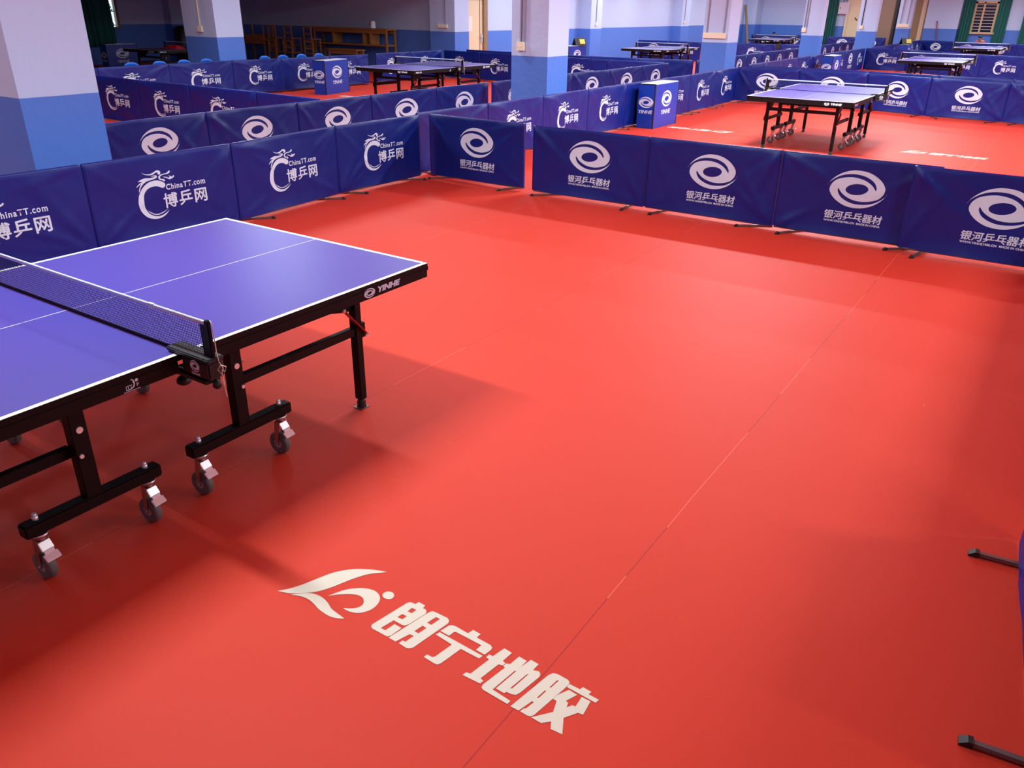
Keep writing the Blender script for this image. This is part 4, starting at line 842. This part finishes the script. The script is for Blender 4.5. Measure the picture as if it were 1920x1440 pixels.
# ------------------------------------------------------------------ people resting at the far end
def person(x, y, rz, shirt, label, sc=1.0):
    """a seated adult leaning forward: one skinned body with clothes as shells on the same skeleton"""
    t = thing('person', label, 'person', (x, y, 0), rz); t.scale = (sc, sc, sc)
    J = {'pelvis': (0, 0, 0.46), 'waist': (0, -0.06, 0.62), 'chest': (0, -0.20, 0.82), 'neck': (0, -0.29, 0.93), 'head': (0, -0.35, 1.00), 'crown': (0, -0.37, 1.09),
         'hl': (-0.09, -0.02, 0.46), 'kl': (-0.13, -0.44, 0.48), 'al': (-0.13, -0.46, 0.09), 'tl': (-0.13, -0.62, 0.04), 'hr': (0.09, -0.02, 0.46), 'kr': (0.13, -0.44, 0.48), 'ar': (0.13, -0.46, 0.09), 'tr': (0.13, -0.62, 0.04),
         'sl': (-0.18, -0.23, 0.87), 'el': (-0.24, -0.34, 0.64), 'wl': (-0.14, -0.50, 0.56), 'gl': (-0.11, -0.57, 0.53), 'sr': (0.18, -0.23, 0.87), 'er': (0.24, -0.34, 0.64), 'wr': (0.14, -0.50, 0.56), 'gr': (0.11, -0.57, 0.53)}
    Rr = {'pelvis': .125, 'waist': .12, 'chest': .13, 'neck': .055, 'head': .085, 'crown': .075, 'hl': .09, 'kl': .062, 'al': .04, 'tl': .035, 'hr': .09, 'kr': .062, 'ar': .04, 'tr': .035, 'sl': .06, 'el': .043, 'wl': .03, 'gl': .03, 'sr': .06, 'er': .043, 'wr': .03, 'gr': .03}
    E_ = [('pelvis', 'waist'), ('waist', 'chest'), ('chest', 'neck'), ('neck', 'head'), ('head', 'crown'), ('pelvis', 'hl'), ('hl', 'kl'), ('kl', 'al'), ('al', 'tl'), ('pelvis', 'hr'), ('hr', 'kr'), ('kr', 'ar'), ('ar', 'tr'), ('chest', 'sl'), ('sl', 'el'), ('el', 'wl'), ('wl', 'gl'), ('chest', 'sr'), ('sr', 'er'), ('er', 'wr'), ('wr', 'gr')]
    def skin(name, keys, grow, m):
        ks = [k for k in J if k in keys]; es = [(ks.index(a), ks.index(b)) for a, b in E_ if a in keys and b in keys]
        me = bpy.data.meshes.new(name); me.from_pydata([J[k] for k in ks], es, [])
        o = bpy.data.objects.new(name, me); COL.objects.link(o)
        o.modifiers.new('skin', 'SKIN'); sd = o.modifiers.new('sub', 'SUBSURF'); sd.levels = 1; sd.render_levels = 1
        for i, k in enumerate(ks): r = Rr[k] * grow; me.skin_vertices[0].data[i].radius = (r, r)
        me.skin_vertices[0].data[0].use_root = True
        dg = bpy.context.evaluated_depsgraph_get(); dg.update()
        nm = bpy.data.meshes.new_from_object(o.evaluated_get(dg)); bpy.data.objects.remove(o)
        for p in nm.polygons: p.use_smooth = True
        return put(name, nm, m, t)
    body = skin('body', set(J), 1.0, M_skin)
    skin('shirt', {'pelvis', 'waist', 'chest', 'sl', 'el', 'sr', 'er'}, 1.12, shirt)
    skin('trousers', {'pelvis', 'hl', 'kl', 'al', 'hr', 'kr', 'ar'}, 1.14, M_trouser)
    h = MB(); h.lathe([(0.01, 0.105), (0.06, 0.09), (0.09, 0.045), (0.098, 0.0), (0.092, -0.03)], 18, Matrix.Translation((0, -0.345, 1.055)) @ Matrix.Rotation(-0.35, 4, 'X'))
    h.build('hair', M_hair, t)
    MB().box((0, -0.455, 1.015), (0.028, 0.03, 0.04), taper=0.5).box((0.096, -0.345, 1.03), (0.02, 0.04, 0.06), bevel=0.008).box((-0.096, -0.345, 1.03), (0.02, 0.04, 0.06), bevel=0.008).build('nose_and_ears', M_skin, t)
    MB().box((-0.033, -0.437, 1.045), (0.024, 0.012, 0.012)).box((0.033, -0.437, 1.045), (0.024, 0.012, 0.012)).build('eyes', M_dark, t)
    for s in (-1, 1):
        f = MB()
        for k in range(4): f.path([(s * (0.12 - 0.018 * k), -0.57, 0.53), (s * (0.118 - 0.018 * k), -0.61, 0.515 - 0.003 * k), (s * (0.115 - 0.017 * k), -0.635, 0.49)], [0.009, 0.0085, 0.006], 6)
        f.path([(s * 0.14, -0.55, 0.54), (s * 0.152, -0.585, 0.53), (s * 0.145, -0.61, 0.515)], [0.01, 0.009, 0.007], 6)
        f.build('hand', M_skin, t)
    return t
def stool(x, y, rz, label, sc=1.0):
    t = thing('stool', label, 'stool', (x, y, 0), rz, 'stools under the seated people'); t.scale = (sc, sc, sc)
    MB().bb(-0.18, 0.18, -0.16, 0.16, 0.275, 0.31, bevel=0.01).build('seat', M_wood, t)
    for sx in (-1, 1):
        for sy in (-1, 1): MB().tube((sx * 0.15, sy * 0.13, 0), (sx * 0.13, sy * 0.11, 0.28), 0.015, 8).build('leg', M_wood, t)
person(43.25, 1.78, -PI / 2 - 0.2, M_shirt_red, 'person in a red shirt seated behind the farthest right barrier', 0.86)
stool(43.25, 1.78, -PI / 2, 'stool under the person in red', 0.86)
person(45.6, 12.0, -PI / 2, M_shirt_dark, 'person with black hair seated behind the far left table', 0.74)
stool(45.6, 12.0, -PI / 2, 'stool under the dark haired person', 0.74)
